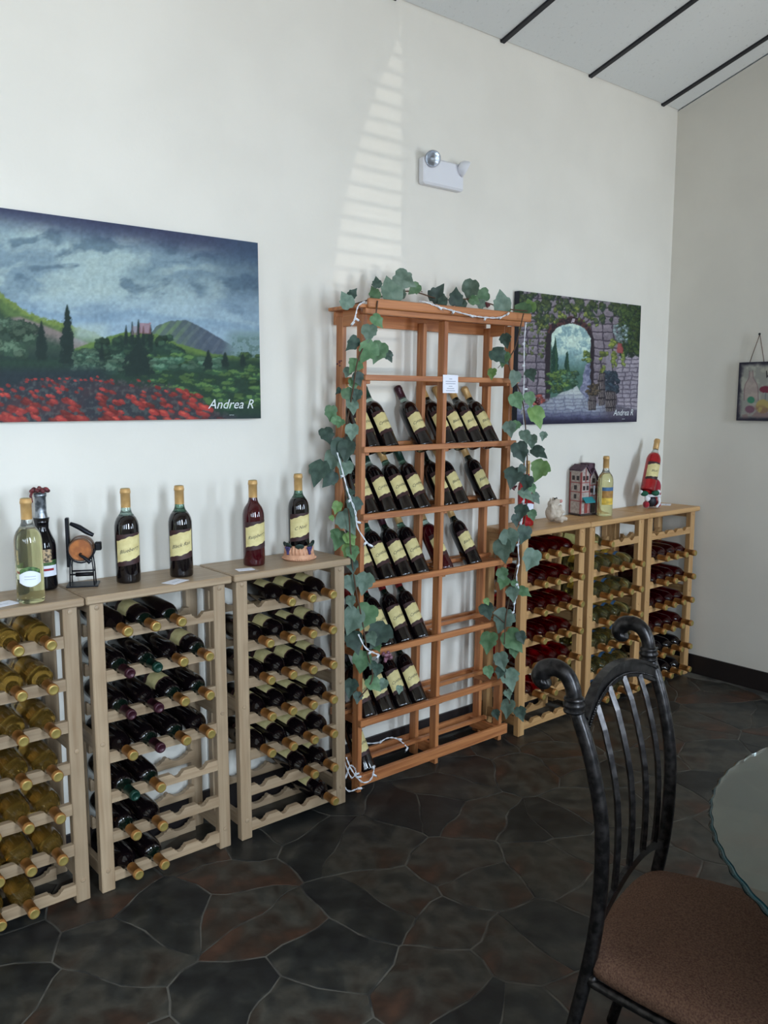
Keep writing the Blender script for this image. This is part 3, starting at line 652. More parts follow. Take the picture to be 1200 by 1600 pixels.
bb = B(); bb.prism([(-.060, .226), (-.025, .250), (.010, .204), (.010, .212), (-.025, .258), (-.060, .234)], -.042, .044); bb.part('roof', 'roof_purple', h)
bb = B(); bb.prism([(.002, .188), (.034, .226), (.068, .172), (.068, .182), (.034, .238), (.002, .198)], -.040, .044); bb.part('roof', 'roof_purple', h)
B().box(.012, .058, -.020, .044, .225, .262, .004).part('upper_roof', 'roof_purple', h); B().box(-.012, .0, -.02, -.008, .225, .256).part('chimney', 'plaster', h)
for (x0, x1, z0, z1) in [(-.056, -.052, .01, .222), (.001, .006, .01, .21), (-.056, .006, .165, .169), (-.056, .006, .118, .122), (-.056, .006, .072, .076), (-.027, -.023, .169, .24), (.058, .062, .01, .17), (.006, .062, .098, .102), (.006, .062, .150, .154)]:
    B().box(x0, x1, -.0375, -.0352 if x1 < .007 else -.0302, z0, z1).part('beam', 'timber_red', h)
for (y0, y1, z0, z1) in [(-.035, -.030, .01, .218), (.036, .042, .01, .218), (-.035, .042, .165, .169), (-.035, .042, .118, .122), (-.035, .042, .072, .076)]:
    B().box(-.0585, -.0562, y0, y1, z0, z1).part('beam', 'timber_red', h)
for (x, z, m_) in [(-.014, .19, 'win_dark'), (-.038, .19, 'win_dark'), (-.036, .140, 'win_dark'), (-.012, .140, 'win_dark'), (.022, .125, 'win_dark'), (.046, .125, 'win_dark'), (.034, .175, 'win_dark')]:
    B().box(x-.0065, x+.0065, -.0375, -.0352 if x < .006 else -.0302, z-.011, z+.011).part('window', m_, h)
for (y, z) in [(-.012, .19), (.018, .19), (.004, .142), (.004, .097)]:
    B().box(-.0580, -.0562, y-.008, y+.008, z-.011, z+.011).part('window', 'win_dark', h)
bb = B(); bb.add([(-.045, -.036, .094), (.022, -.036, .094), (.024, -.062, .070), (-.047, -.062, .070), (-.047, -.062, .066), (.024, -.062, .066), (-.045, -.036, .088), (.022, -.036, .088)], [(0, 1, 2, 3), (3, 2, 5, 4), (4, 5, 7, 6), (0, 3, 4, 6), (1, 7, 5, 2)]); bb.part('awning', 'teal', h)
B().box(-.030, -.008, -.0375, -.0352, .012, .062).part('door', 'brick_red', h); B().box(.016, .050, -.0335, -.0302, .012, .060).part('shop_window', 'win_dark', h)
B().tube([(.036, -.036, .102), (.036, -.036, .150)], .004, 8).part('column', 'label_white', h)
# plush holder hugging a tilted bottle
mat('red_felt', (150, 20, 36), 0.9, sheen=.5); mat('white_fleece', (228, 228, 230), 0.95, bump=(300, .6), sheen=.4); mat('green_felt', (30, 84, 62), 0.9); mat('black_boot', (24, 26, 34), 0.5)
sx_, sy_ = -.300, -.118
ph = thing('plush_bottle_holder', 'red plush figure with white trim, green mittens and black boots hugging a bottle', 'bottle holder', (sx_-.006, sy_, TOPZ), rot=(0, 0, -.45)); ph.scale = (1.28, 1.28, 1.28)
link('body', blob([((.016, .012, .040), (.026, .026, .040)), ((.036, .010, .086), (.022, .022, .036)), ((.034, .004, .060), (.020, .020, .024)), ((-.020, -.012, .016), (.014, .016, .016)), ((.036, -.008, .016), (.014, .018, .016)), ((-.010, .004, .060), (.030, .012, .011)), ((.034, -.010, .062), (.012, .020, .012))], .0035, 'plush_body'), 'red_felt', ph)
B().ell((.004, -.014, .030), (.020, .018, .024)).part('belly', 'black_boot', ph)
B().tube([(-.032, -.020, .052), (-.012, -.034, .055), (.012, -.034, .056), (.040, -.018, .052)], .006, 8, spline=4).part('fleece_trim', 'white_fleece', ph)
B().tube([(.024, -.032, .048), (.030, -.032, .024), (.016, -.032, .006)], .005, 8, spline=4).part('fleece_trim', 'white_fleece', ph)
B().ell((-.022, -.024, .046), (.013, .010, .016)).part('beard', 'white_fleece', ph)
for (x, y, z) in ((-.036, -.022, .064), (.006, -.038, .066)):
    m_ = B().ell((x, y, z), (.018, .013, .012)).part('mitten', 'green_felt', ph)
    B().ell((x+(-.013 if x < -.02 else .016), y+.004, z+.004), (.007, .010, .011)).part('cuff', 'white_fleece', ph)
B().ell((.056, .018, .100), (.009,)*3, seg=10, ring=8).part('pompom', 'white_fleece', ph)
tb = Matrix.Translation((sx_-.050, sy_-.016, TOPZ+.096)) @ Matrix.Rotation(R_(25), 4, 'Y') @ Matrix.Rotation(R_(-6), 4, 'X') @ Matrix.Rotation(-.55, 4, 'Z')
make_bottle('tilted red rose bottle with cream label held by the plush figure', tb, None, 'rose_wine', 'clear_neck', 'gold_foil', 'cream', 'Blush')

# ------------------------------------------------------------------ paintings
def vnoise(x, y, s):
    x = x*s; y = y*s; xi = np.floor(x).astype(np.int64); yi = np.floor(y).astype(np.int64); fx = x-xi; fy = y-yi
    fx = fx*fx*(3-2*fx); fy = fy*fy*(3-2*fy)
    def hsh(a, c): h_ = (a*374761393+c*668265263) & 0xffffffff; h_ = ((h_ ^ (h_ >> 13))*1274126177) & 0xffffffff; return ((h_ ^ (h_ >> 16)) & 0xffff)/65535.0
    return (hsh(xi, yi)*(1-fx)+hsh(xi+1, yi)*fx)*(1-fy)+(hsh(xi, yi+1)*(1-fx)+hsh(xi+1, yi+1)*fx)*fy
def fbm(x, y, s, o=4):
    t = 0; a = .5; n = 0
    for k in range(o): t = t+a*vnoise(x+17*k, y+31*k, s*2**k); n += a; a *= .5
    return t/n
def sm(e0, e1, x): t = np.clip((x-e0)/(e1-e0), 0, 1); return t*t*(3-2*t)
class Paint:
    def __init__(s, X, Y): s.X = X; s.Y = Y; s.c = np.zeros(X.shape+(3,))
    def over(s, m, rgb): rgb = np.asarray(rgb, float); s.c = s.c*(1-m[..., None])+rgb*m[..., None]
    def poly(s, pts, soft): return np.interp(s.X, [p[0] for p in pts], [p[1] for p in pts])
def canvas(name, label, x0, x1, z0, z1, painter, nx, ny, depth=.030, matname='oil_paint', axis='y', off=.004):
    """stretched canvas; the picture is laid on the front face by colour per vertex"""
    t = thing(name, label, 'painting', ((x0+x1)/2, -off, z0))
    w_, h_ = x1-x0, z1-z0; us = np.linspace(0, 1, nx); vs = np.linspace(0, 1, ny); U, V = np.meshgrid(us, vs)
    P = np.stack([x0+U*w_, np.full_like(U, -off-depth), z0+V*h_], -1); px, py = to_px(P.reshape(-1, 3)); col = painter(px.reshape(U.shape), py.reshape(U.shape))
    v = np.stack([U*w_-w_/2, np.full_like(U, -depth), V*h_], -1).reshape(-1, 3)
    idx = np.arange(nx*ny).reshape(ny, nx); f = np.stack([idx[:-1, :-1], idx[:-1, 1:], idx[1:, 1:], idx[1:, :-1]], -1).reshape(-1, 4)
    me = bpy.data.meshes.new('picture'); me.from_pydata(v.tolist(), [], f.tolist()); at = me.color_attributes.new('paint', 'FLOAT_COLOR', 'POINT')
    c = np.clip(col.reshape(-1, 3), 0, 255)/255; c = np.where(c <= .04045, c/12.92, ((c+.055)/1.055)**2.4); at.data.foreach_set('color', np.concatenate([c, np.ones((len(c), 1))], 1).astype(np.float32).ravel())
    link('picture', me, matname, t)
    B().box(-w_/2, w_/2, -depth+.0004, 0, 0, h_).part('canvas_edge', 'canvas_edge', t)
    return t
mat('canvas_edge', (36, 38, 48), 0.7)
def clumps(p, seed, n, xr, yr, rr_, base, light, nz, asp=.7, hl=.7, inside=None):
    rg_ = random.Random(seed); its = sorted([(rg_.uniform(*yr), rg_.uniform(*xr), rg_.uniform(*rr_), rg_.uniform(.75, 1.2)) for _ in range(n)])
    for cy, cx, r, k in its:
        if inside is not None and not inside(cx, cy): continue
        q = ((p.X-cx)/r)**2+((p.Y-cy)/(r*asp))**2+(nz-.5)*1.6; q2 = ((p.X-cx+.2*r)/(r*.8))**2+((p.Y-cy+.35*r*asp)/(r*asp*.6))**2+(nz-.5)*3.0
        p.over(sm(1.15, .6, q)*.9, [c*k for c in base]); p.over(sm(1.0, .2, q2)*hl, [c*k for c in light])
def paint_hills(px, py):
    S_ = 2.857; X = px*S_; Y = (py-310)*S_; p = Paint(X, Y); ones = np.ones_like(X)
    wx = (fbm(X, Y, 1/120, 3)-.5)*90; wy = (fbm(X+333, Y, 1/120, 3)-.5)*60
    n = fbm((X+wx)*.55, (Y+wy)*1.5+X*.12, 1/240, 6); n2 = fbm((X+wx)*.6+500, (Y+wy)*1.5+X*.1, 1/95, 5); n3 = fbm(X, Y, 1/13, 3)
    p.over(ones, (112, 132, 142)); p.over(sm(.40, .60, n), (146, 164, 164)); p.over(sm(.52, .70, n2)*.5, (160, 176, 170)); p.over(sm(.48, .30, n2)*.75, (78, 98, 112))
    top = 35+X*.152; p.over(sm(120, 0, Y-top)*.95, (52, 56, 80)); p.over(sm(820, 1160, X)*.75*sm(640, 240, Y), (56, 74, 94)); p.over(sm(520, 620, X)*sm(760, 660, X)*sm(270, 330, Y)*sm(400, 350, Y)*.5, (82, 104, 118))
    p.over(sm(400, 500, Y)*.5, (136, 158, 174))
    r1 = np.interp(X, [-600, 0, 150, 300, 420, 600, 700, 860, 1000, 1160], [480, 430, 480, 500, 520, 475, 500, 520, 530, 560])+(n3-.5)*8
    p.over(sm(0, 30, Y-r1)*.7, (116, 140, 158)); p.over(sm(20, 80, Y-r1)*.5, (144, 164, 176))
    r2 = np.interp(X, [-900, -300, 0, 60, 160, 250, 400, 520], [300, 370, 418, 460, 520, 545, 585, 640])+(n3-.5)*26
    p.over(sm(0, 10, Y-r2)*(X < 560), (104, 122, 62)); p.over(sm(14, 40, Y-r2)*(X < 560)*.8, (70, 92, 56))
    p.over(sm(0, 16, Y-np.interp(X, [-900, 0, 90, 200, 400, 470], [430, 530, 520, 560, 640, 670]))*(X < 480)*.9, (122, 108, 108)); p.over(sm(300, 360, X)*sm(520, 440, X)*sm(540, 580, Y)*sm(680, 600, Y)*.8, (150, 166, 164))
    dm = np.interp(X, [640, 700, 760, 830, 900, 1000, 1090, 1160], [650, 565, 545, 540, 572, 632, 688, 700])+(n3-.5)*6; p.over(sm(0, 6, Y-dm)*(X > 650), (70, 80, 92))
    st = np.sin((X-700)*.12+(Y-540)*.10+n2*3); p.over(sm(0, 6, Y-dm)*(X > 650)*sm(930, 720, X)*(.35+.5*sm(-.3, .6, st)), (98, 122, 84)); p.over(sm(0, 6, Y-dm)*(X > 820)*sm(.2, .8, st)*.3, (96, 104, 110))
    p.over(sm(980, 1060, X)*sm(585, 620, Y+n3*20), (112, 134, 136)); p.over(sm(980, 1060, X)*sm(600, 640, Y)*sm(.5, .6, n3)*.6, (66, 88, 80))
    hl_ = np.interp(X, [250, 350, 480, 560, 700, 790, 950, 1160], [705, 660, 614, 592, 602, 642, 690, 712])+(n3-.5)*10; p.over(sm(0, 8, Y-hl_)*(X > 260), (88, 112, 58)); p.over(sm(12, 55, Y-hl_)*(X > 260), (36, 58, 46))
    p.over(sm(60, 120, Y-r2)*(X < 330)*.9, (40, 60, 48)); p.over(sm(660, 730, Y)*(X < 700), (32, 46, 44)); p.over(sm(690, 740, Y), (36, 56, 44))
    clumps(p, 1, 60, (-350, 160), (560, 700), (26, 52), (44, 64, 50), (98, 118, 96), n3); clumps(p, 2, 50, (300, 560), (690, 770), (20, 42), (40, 62, 50), (96, 120, 98), n3); clumps(p, 3, 30, (440, 800), (620, 700), (20, 36), (30, 48, 40), (52, 76, 56), n3)
    clumps(p, 4, 110, (640, 1180), (700, 930), (16, 40), (42, 68, 46), (94, 122, 66), n3, .45); clumps(p, 5, 30, (680, 1000), (720, 760), (24, 44), (48, 76, 60), (92, 118, 96), n3, .5)
    p.over(sm(730, 790, Y)*sm(560, 400, X)*.8, (34, 42, 50))
    for (cx, y0, y1, hw) in [(300, 472, 740, 29), (185, 545, 715, 24), (563, 565, 650, 8), (590, 548, 650, 8), (618, 538, 655, 10), (640, 568, 660, 8), (672, 562, 660, 10), (930, 675, 760, 20), (1005, 686, 750, 15), (1085, 692, 745, 13), (455, 650, 720, 12), (620, 640, 790, 60)]:
        wd = hw*np.clip((Y-y0)/(y1-y0)*1.7, 0, 1)**.75*(.35+1.25*n3); p.over(sm(wd+4, wd-4, np.abs(X-cx))*(Y > y0)*sm(y1+25, y1-10, Y), (28, 42, 38))
    p.over(((np.abs(X-648) < 26)*(Y > 556)*(Y < 604))*.55, (142, 84, 86)); p.over(((np.abs(X-600) < 12)*(Y > 570)*(Y < 610))*.5, (130, 104, 106))
    lim = np.interp(X, [-900, 0, 100, 330, 500, 560, 700, 800, 900, 960, 1160], [800, 850, 805, 790, 795, 805, 815, 840, 885, 935, 1000]); rd = sm(0, 40, Y-lim+(n3-.5)*40); p.over(rd*.9, (46, 48, 54)); p.over(rd*sm(.5, .7, n3)*.4, (84, 94, 88)); p.over(rd*sm(.4, .7, n2)*.3, (96, 52, 52))
    rg_ = random.Random(5)
    for _ in range(330):
        cy = 795+205*rg_.random()**1.1; t_ = (cy-790)/200; cx = rg_.uniform(-360, 1000); r = 7+30*t_*rg_.uniform(.4, 1.0)
        if cy < np.interp(cx, [-900, 0, 100, 330, 500, 560, 700, 800, 900, 960], [800, 850, 805, 790, 795, 805, 815, 840, 885, 935]): continue
        q = ((X-cx)/r)**2+((Y-cy-(X-cx)*.3)/(r*.55))**2+(n3-.5)*1.4; k = rg_.uniform(.6, 1.1); p.over(sm(1.1, .5, q)*.92, (150*k, 54*k, 50*k))
        if t_ > .35: p.over(sm(.5, .1, ((X-cx+r*.2)/r)**2*1.5+((Y-cy+r*.2-(X-cx)*.3)/(r*.5))**2*2)*.6, (186*k, 84*k, 66*k))
    p.over(sm(950, 1000, Y)*sm(800, 1050, X)*.75, (36, 44, 54))
    return p.c*(.94+.20*n3)[..., None]
pb = canvas('painting', 'wide oil painting of stormy sky over green hills and a red poppy field', -3.910, -2.691, 1.4675, 2.0861, paint_hills, 420, 220)
def sign(t, cx, z0, px, py, txt, size, sh):
    P = hit(px, py, 1, -.0345); me = text_mesh(txt, size, sh); me.materials.append(MAT['white_ink']); link('signature', me, None, t, loc=(P[0]-cx, -.0309, P[2]-z0))
sign(pb, (-3.910-2.691)/2, 1.4675, 361, 632, 'Andrea R', .047, .35); sign(pb, (-3.910-2.691)/2, 1.4675, 362, 646, '....', .022, 0)
def paint_arch(px, py):
    S_ = 5.4545; X0_ = (px-800)*S_; Y0_ = (py-440)*S_; w1 = fbm(X0_+7, Y0_+3, 1/45, 3)-.5; w2 = fbm(X0_+700, Y0_+30, 1/45, 3)-.5; X = X0_+w1*24; Y = Y0_+w2*24; p = Paint(X, Y); ones = np.ones_like(X)
    n2 = fbm(X+90, Y, 1/60, 4); n3 = fbm(X, Y, 1/15, 3); n7 = fbm(X+40, Y, 1/9, 2)
    def bricks(bw, bh, k=0.0):
        yy = Y+k*X; r = np.floor(yy/bh); u = (X+bw*vnoise(r+.5, r*0+.5, 1.0)+n2*20)/bw; fu = u % 1; fv = (yy/bh) % 1; d = np.minimum(np.minimum(fu, 1-fu)*bw, np.minimum(fv, 1-fv)*bh); return d, vnoise(np.floor(u)+.5, r+.5, 1.0), fv
    d, c_, fv = bricks(92, 68, -.03); p.over(ones, (84, 78, 88)); p.over(c_, (124, 114, 118)); p.over(sm(.5, .05, fv)*.35, (150, 140, 144)); p.over(sm(.5, .75, n7)*.3, (146, 138, 142)); p.over(sm(10, 2, d)*.85, (48, 42, 52))
    rw = sm(880, 900, X)*sm(600, 625, Y); d2, c2, fv2 = bricks(62, 36, .02); p.over(rw, (112, 106, 116)); p.over(rw*c2, (150, 142, 148)); p.over(rw*sm(.5, .8, n7)*.3, (168, 162, 166)); p.over(rw*sm(7, 2, d2)*.8, (70, 64, 76)); p.over(sm(790, 810, X)*sm(850, 840, X)*sm(590, 610, Y), (118, 112, 120))
    q = np.where(Y < 500, np.sqrt(((X-490)/205)**2+((Y-500)/200)**2)*205, np.abs(X-490)); vs_ = sm(262, 250, q)*sm(200, 215, q)*(Y < 380); p.over(vs_, (112, 104, 112)); p.over(vs_*sm(.75, .9, np.abs(np.sin(np.arctan2(Y-500, X-490)*17)))*.9, (58, 50, 60))
    ring = sm(212, 202, q)*sm(1010, 990, Y); p.over(ring, (40, 33, 38)); p.over(ring*(Y < 440)*sm(.45, .6, n3)*.6, (92, 56, 50))
    q2 = np.where(Y < 500, np.sqrt(((X-497)/168)**2+((Y-505)/148)**2)*168, np.abs(X-497)); ins = sm(171, 163, q2)*sm(1040, 1000, Y)
    p.over(ins, (120, 146, 148)); p.over(ins*sm(.42, .62, n2), (168, 186, 174)); p.over(ins*sm(.5, .75, n3)*.35*sm(700, 500, Y), (186, 198, 180)); p.over(ins*sm(560, 700, Y)*.85, (92, 120, 120)); p.over(ins*sm(660, 790, Y)*.8, (56, 82, 70))
    for (cx, y0, y1, hw) in [(365, 475, 800, 26), (322, 480, 820, 22), (470, 595, 790, 19)]:
        wd = hw*np.clip((Y-y0)/(y1-y0)*2.2, 0, 1)**.8*(.6+.8*n3); p.over(ins*sm(wd+4, wd-4, np.abs(X-cx))*(Y > y0)*(Y < y1), (30, 54, 44)); p.over(ins*sm(wd*.4, 0, np.abs(X-cx-hw*.4))*(Y > y0+30)*(Y < y1)*.4, (74, 96, 60))
    isin = lambda cx, cy: 315 < cx < 665
    clumps(p, 11, 70, (310, 560), (770, 960), (18, 40), (36, 58, 42), (96, 116, 58), n3, .8, .8, lambda cx, cy: isin(cx, cy) and cy < np.interp(cx, [310, 400, 520, 560], [1000, 950, 890, 860])); clumps(p, 12, 14, (440, 560), (780, 870), (16, 30), (48, 74, 62), (92, 116, 92), n3)
    iw = ins*sm(0, 8, X-np.interp(Y, [680, 720, 940, 1000], [655, 625, 575, 570]))*sm(680, 710, Y); p.over(iw, (84, 88, 112)); p.over(iw*sm(.45, .65, n3)*.6, (126, 128, 142)); p.over(iw*sm(640, 620, X)*.3, (140, 138, 150)); clumps(p, 13, 14, (610, 668), (590, 690), (14, 28), (52, 70, 40), (128, 138, 70), n3)
    gr = sm(0, 14, Y-np.interp(X, [40, 265, 330, 400, 520, 560, 590, 640, 1100], [1060, 1035, 1000, 955, 900, 880, 935, 1015, 1090])); d3, c3, fv3 = bricks(80, 30, .04); p.over(gr, (118, 122, 132)); p.over(gr*c3*.7, (150, 156, 162)); p.over(gr*sm(7, 2, d3)*.6, (80, 82, 102)); p.over(gr*sm(1010, 930, Y)*.6, (176, 182, 172)); p.over(gr*sm(1060, 1180, Y)*.8, (50, 50, 76)); p.over(gr*sm(680, 900, X)*.65, (66, 58, 66)); p.over(sm(1140, 1210, Y)*.85, (26, 24, 40))
    lo = lambda cx: np.interp(cx, [50, 150, 250, 330, 420, 540, 660, 720, 880, 1000, 1100], [230, 260, 400, 380, 250, 240, 280, 360, 330, 560, 640])
    clumps(p, 14, 420, (40, 1110), (60, 640), (14, 34), (38, 50, 40), (82, 92, 56), n3, 1.25, .75, lambda cx, cy: cy < lo(cx)); clumps(p, 15, 70, (220, 720), (200, 400), (10, 20), (60, 72, 42), (122, 128, 66), n3, 1.3, .8, lambda cx, cy: abs(((cx-490)/235)**2+((cy-500)/240)**2-1) < .35)
    clumps(p, 16, 60, (60, 300), (300, 640), (8, 16), (62, 72, 48), (104, 110, 64), n3, 1.2, .6); clumps(p, 17, 160, (940, 1100), (200, 620), (14, 34), (32, 46, 36), (74, 88, 46), n3, 1.2, .7)
    clumps(p, 18, 70, (735, 905), (480, 790), (12, 24), (70, 82, 42), (128, 134, 66), n3, 1.4, .8, lambda cx, cy: abs(((cx-910)/150)**2+((cy-780)/280)**2-1) < .28); clumps(p, 19, 20, (850, 885), (590, 740), (9, 16), (84, 96, 50), (132, 138, 72), n3, 1.5); clumps(p, 20, 14, (935, 965), (600, 720), (8, 14), (84, 96, 50), (124, 132, 70), n3, 1.5)
    clumps(p, 21, 90, (790, 905), (770, 960), (10, 24), (34, 42, 52), (66, 78, 84), n3, 1.0, .6)
    for (x0, x1, y0, y1) in [(650, 715, 940, 1095), (735, 795, 775, 1060), (800, 885, 930, 1110)]:
        bulge = 6*np.sin(PI*np.clip((Y-y0)/(y1-y0), 0, 1)); mk = sm(x0-bulge, x0-bulge+6, X)*sm(x1+bulge, x1+bulge-6, X)*sm(y0, y0+8, Y)*sm(y1, y1-8, Y); p.over(mk, (52, 46, 50)); p.over(mk*sm(-.1, .6, np.sin((X-x0)*.42))*.8, (124, 116, 112)); p.over(mk*sm((x0+x1)/2, x1, X)*.4, (40, 36, 44)); p.over(mk*(((Y-y0) % 70) < 11), (34, 30, 34))
    clumps(p, 22, 30, (640, 740), (880, 960), (10, 22), (48, 44, 38), (100, 84, 66), n3); clumps(p, 23, 50, (870, 985), (370, 520), (8, 18), (78, 94, 92), (138, 150, 152), n3, .9, .8); p.over(sm(24, 18, np.abs(X-923))*(Y > 525)*(Y < 612), (112, 54, 54)); p.over(sm(24, 18, np.abs(X-915))*(Y > 530)*(Y < 606)*.4, (160, 96, 92))
    p.over((np.abs(X-518) < 12)*(np.abs(Y-335) < 14)*1.0, (150, 140, 148)); clumps(p, 24, 14, (170, 260), (960, 1060), (12, 26), (104, 50, 46), (150, 82, 70), n3)
    return p.c*(.98+.28*n3)[..., None]
pa = canvas('painting', 'square oil painting of a stone archway with ivy, path and barrels', -1.296, -.324, 1.4183, 2.0328, paint_arch, 300, 210)
sign(pa, (-1.296-.324)/2, 1.4183, 974, 645, 'Andrea R', .046, .25); sign(pa, (-1.296-.324)/2, 1.4183, 974, 652.5, '....', .03, 0)
# slate plaque hanging on the right wall
sl = thing('slate_plaque', 'hanging slate plaque painted with wine bottle, glass and grapes', 'plaque', (-.004, -.585, 1.428)); ny_, nz_ = 90, 84; sw, sh_ = .300, .302
us = np.linspace(-sw/2, sw/2, ny_); vs = np.linspace(0, sh_, nz_); U, V = np.meshgrid(us, vs); px, py = to_px(np.stack([np.full_like(U, -.016), -.585+U, 1.428+V], -1).reshape(-1, 3)); X = (px.reshape(U.shape)-1130)*8.886; Y = (py.reshape(U.shape)-500)*8.886
p = Paint(X, Y); n = fbm(X, Y, 1/70, 4); ed = np.minimum(np.minimum(U+sw/2, sw/2-U), np.minimum(V, sh_-V))
p.over(np.ones_like(X), (150, 150, 142)); p.over(sm(.45, .65, n), (172, 170, 158))
wb_ = np.interp(Y, [700, 800, 830, 890, 960, 1090], [22, 28, 45, 80, 95, 98]); bt = sm(10, 0, np.abs(np.abs(X-388)-wb_))*(Y > 700)*(Y < 1120); p.over((np.abs(X-388) < wb_)*(Y > 720)*(Y < 1110)*.5, (176, 150, 146)); p.over(bt*.8, (118, 88, 98))
p.over(sm(1.1, .7, ((X-385)/55)**2+((Y-1110)/50)**2), (70, 130, 104)); p.over(sm(1.1, .8, ((X-590)/90)**2+((Y-965)/50)**2), (120, 56, 72)); p.over((np.abs(X-585) < 9)*(Y > 1000)*(Y < 1110)*.7, (110, 116, 122))
p.over(sm(1.1, .8, ((X-550)/100)**2+((Y-1200)/100)**2), (176, 158, 102)); p.over(sm(1.1, .7, ((X-370)/75)**2+((Y-1240)/60)**2+n*.3), (122, 90, 104)); p.over(sm(.5, .62, n)*sm(1150, 1250, Y)*.5, (110, 74, 80))
p.over(sm(.030, .004, ed+(n-.5)*.02), (50, 48, 60)); 
v = np.stack([np.full_like(U, -.012), U, V], -1).reshape(-1, 3); idx = np.arange(ny_*nz_).reshape(nz_, ny_); f = np.stack([idx[:-1, 1:], idx[:-1, :-1], idx[1:, :-1], idx[1:, 1:]], -1).reshape(-1, 4)
me = bpy.data.meshes.new('picture'); me.from_pydata(v.tolist(), [], f.tolist()); at = me.color_attributes.new('paint', 'FLOAT_COLOR', 'POINT'); c = np.clip(p.c.reshape(-1, 3), 0, 255)/255; c = np.where(c <= .04045, c/12.92, ((c+.055)/1.055)**2.4)
at.data.foreach_set('color', np.concatenate([c, np.ones((len(c), 1))], 1).astype(np.float32).ravel()); link('picture', me, 'slate_paint', sl)
mat('slate_edge', (46, 44, 54), .8); B().box(-.0115, 0, -sw/2, sw/2, 0, sh_).part('slate', 'slate_edge', sl)
me = text_mesh('Vin', .055, .3)
for v_ in me.vertices: v_.co = (0, -v_.co.x, v_.co.z)
me.materials.append(MAT['ink']); link('lettering', me, None, sl, loc=(-.0125, -.02, .235))
mat('cord_brown', (116, 96, 84), .9)
nail = (-.010, .049, .443)
B().tube([(-.006, .098, .296), nail], .0022, 6).tube([nail, (-.006, .020, .298)], .0022, 6).part('cord', 'cord_brown', sl)
B().lathe([(0, 0), (.006, .001), (.006, .004), (0, .005)], 10, (-.016, nail[1], nail[2]), Matrix.Rotation(PI/2, 3, 'Y')).part('nail', 'dark_iron', sl)

# ------------------------------------------------------------------ emergency light
el = thing('emergency_light', 'white twin-head emergency light on the wall above the tall rack', 'emergency light', (-1.79, 0, 2.405))
B().box(-.110, .120, -.042, 0, .008, .116, .008).part('housing', 'white_plastic', el)
def lamp_head(x, z, aim):
    M_ = Vector((0, 0, 1)).rotation_difference(Vector(aim).normalized()).to_matrix()
    hd = B().lathe([(.012, -.034), (.026, -.024), (.033, -.004), (.033, .004), (.030, .005)], 24, (x, -.058, z), M_).part('lamp_head', 'grey_plastic' if x < 0 else 'white_plastic', el)
    B().lathe([(.030, .004), (.022, -.004), (.010, -.010), (0, -.012)], 24, (x, -.058, z), M_).part('reflector', 'chrome', hd); B().lathe([(.0305, .0035), (0, .006)], 24, (x, -.058, z), M_).part('lens', 'lens_clear', hd)
mat('lens_clear', (225, 230, 235), .1, trans=.9)
lamp_head(-.080, .104, (-.55, -.75, -.2)); lamp_head(.110, .094, (.75, -.45, -.45))

# ------------------------------------------------------------------ ivy garland
def leaf_mesh(seed, lob=1.0):
    rr = random.Random(seed); ctrl = [(0, -.42, .0), (.16, -.50), (.40, -.36), (.52, -.10), (.45, .05), (.42, .27), (.31, .33), (.16, .54), (0, .80)]
    right = [(c[0]*(1+rr.uniform(-.08, .08)), c[1]+rr.uniform(-.03, .03)) for c in ctrl]
    fine = []
    for i in range(len(right)-1):
        a, c = right[i], right[i+1]; fine += [a, ((a[0]+c[0])/2*1.03, (a[1]+c[1])/2)]
    fine.append(right[-1]); left = [(-x*(1+rr.uniform(-.05, .05)), y) for x, y in fine[1:-1]][::-1]
    out = fine+left; n = len(out); mid = [(0, -.38), (0, -.1), (0, .25), (0, .6)]
    def zf(x, y): return .20*abs(x)-.16*(y-.1)**2-.10*x*x+.03*math.sin(7*x+5*y+seed)
    v = [(x, y, zf(x, y)) for x, y in out]+[(0, 0.02, zf(0, .02))]+[(x*.5, y*.5+.01, zf(x*.5, y*.5)+.03) for x, y in out]
    f = []
    for i in range(n):
        j = (i+1) % n; f.append((i, j, n+1+j, n+1+i)); f.append((n, n+1+i, n+1+j))
    return pymesh('leaf', v, f, True)
def leaf_mat(name, a, c):
    m = mat(name, a, .55, noise=(2.6, c, .35, .68), rnd=.22); return m
leaf_mat('ivy_grey', (82, 104, 88), (112, 132, 116)); leaf_mat('ivy_green', (70, 104, 68), (100, 132, 94)); leaf_mat('ivy_dark', (42, 60, 52), (68, 88, 76)); leaf_mat('ivy_bright', (88, 122, 60), (120, 150, 88))
LM = {}
for mname in ('ivy_grey', 'ivy_green', 'ivy_dark', 'ivy_bright'):
    for s_ in range(3):
        q = leaf_mesh(s_+3); q.materials.append(MAT[mname]); LM[(mname, s_)] = q
iv = thing('ivy_garland', 'artificial ivy garland draped over the top and both sides of the tall rack', 'garland', (-1.95, -.26, 0)); IV0 = np.array([-1.95, -.26, 0])
G = {'g': 'ivy_grey', 'm': 'ivy_green', 'd': 'ivy_dark', 'b': 'ivy_bright'}
top = '542,472,14,g;550,460,9,d;589,443,9,d;586,460,11,m;611,457,22,g;629,436,18,g;629,461,8,g;649,450,11,m;682,461,15,d;692,471,10,d;712,467,14,d;721,475,10,d;736,450,17,g;740,469,9,m;755,461,13,m;752,475,9,g;784,475,17,g;791,483,9,m;817,485,16,m;828,480,12,b'
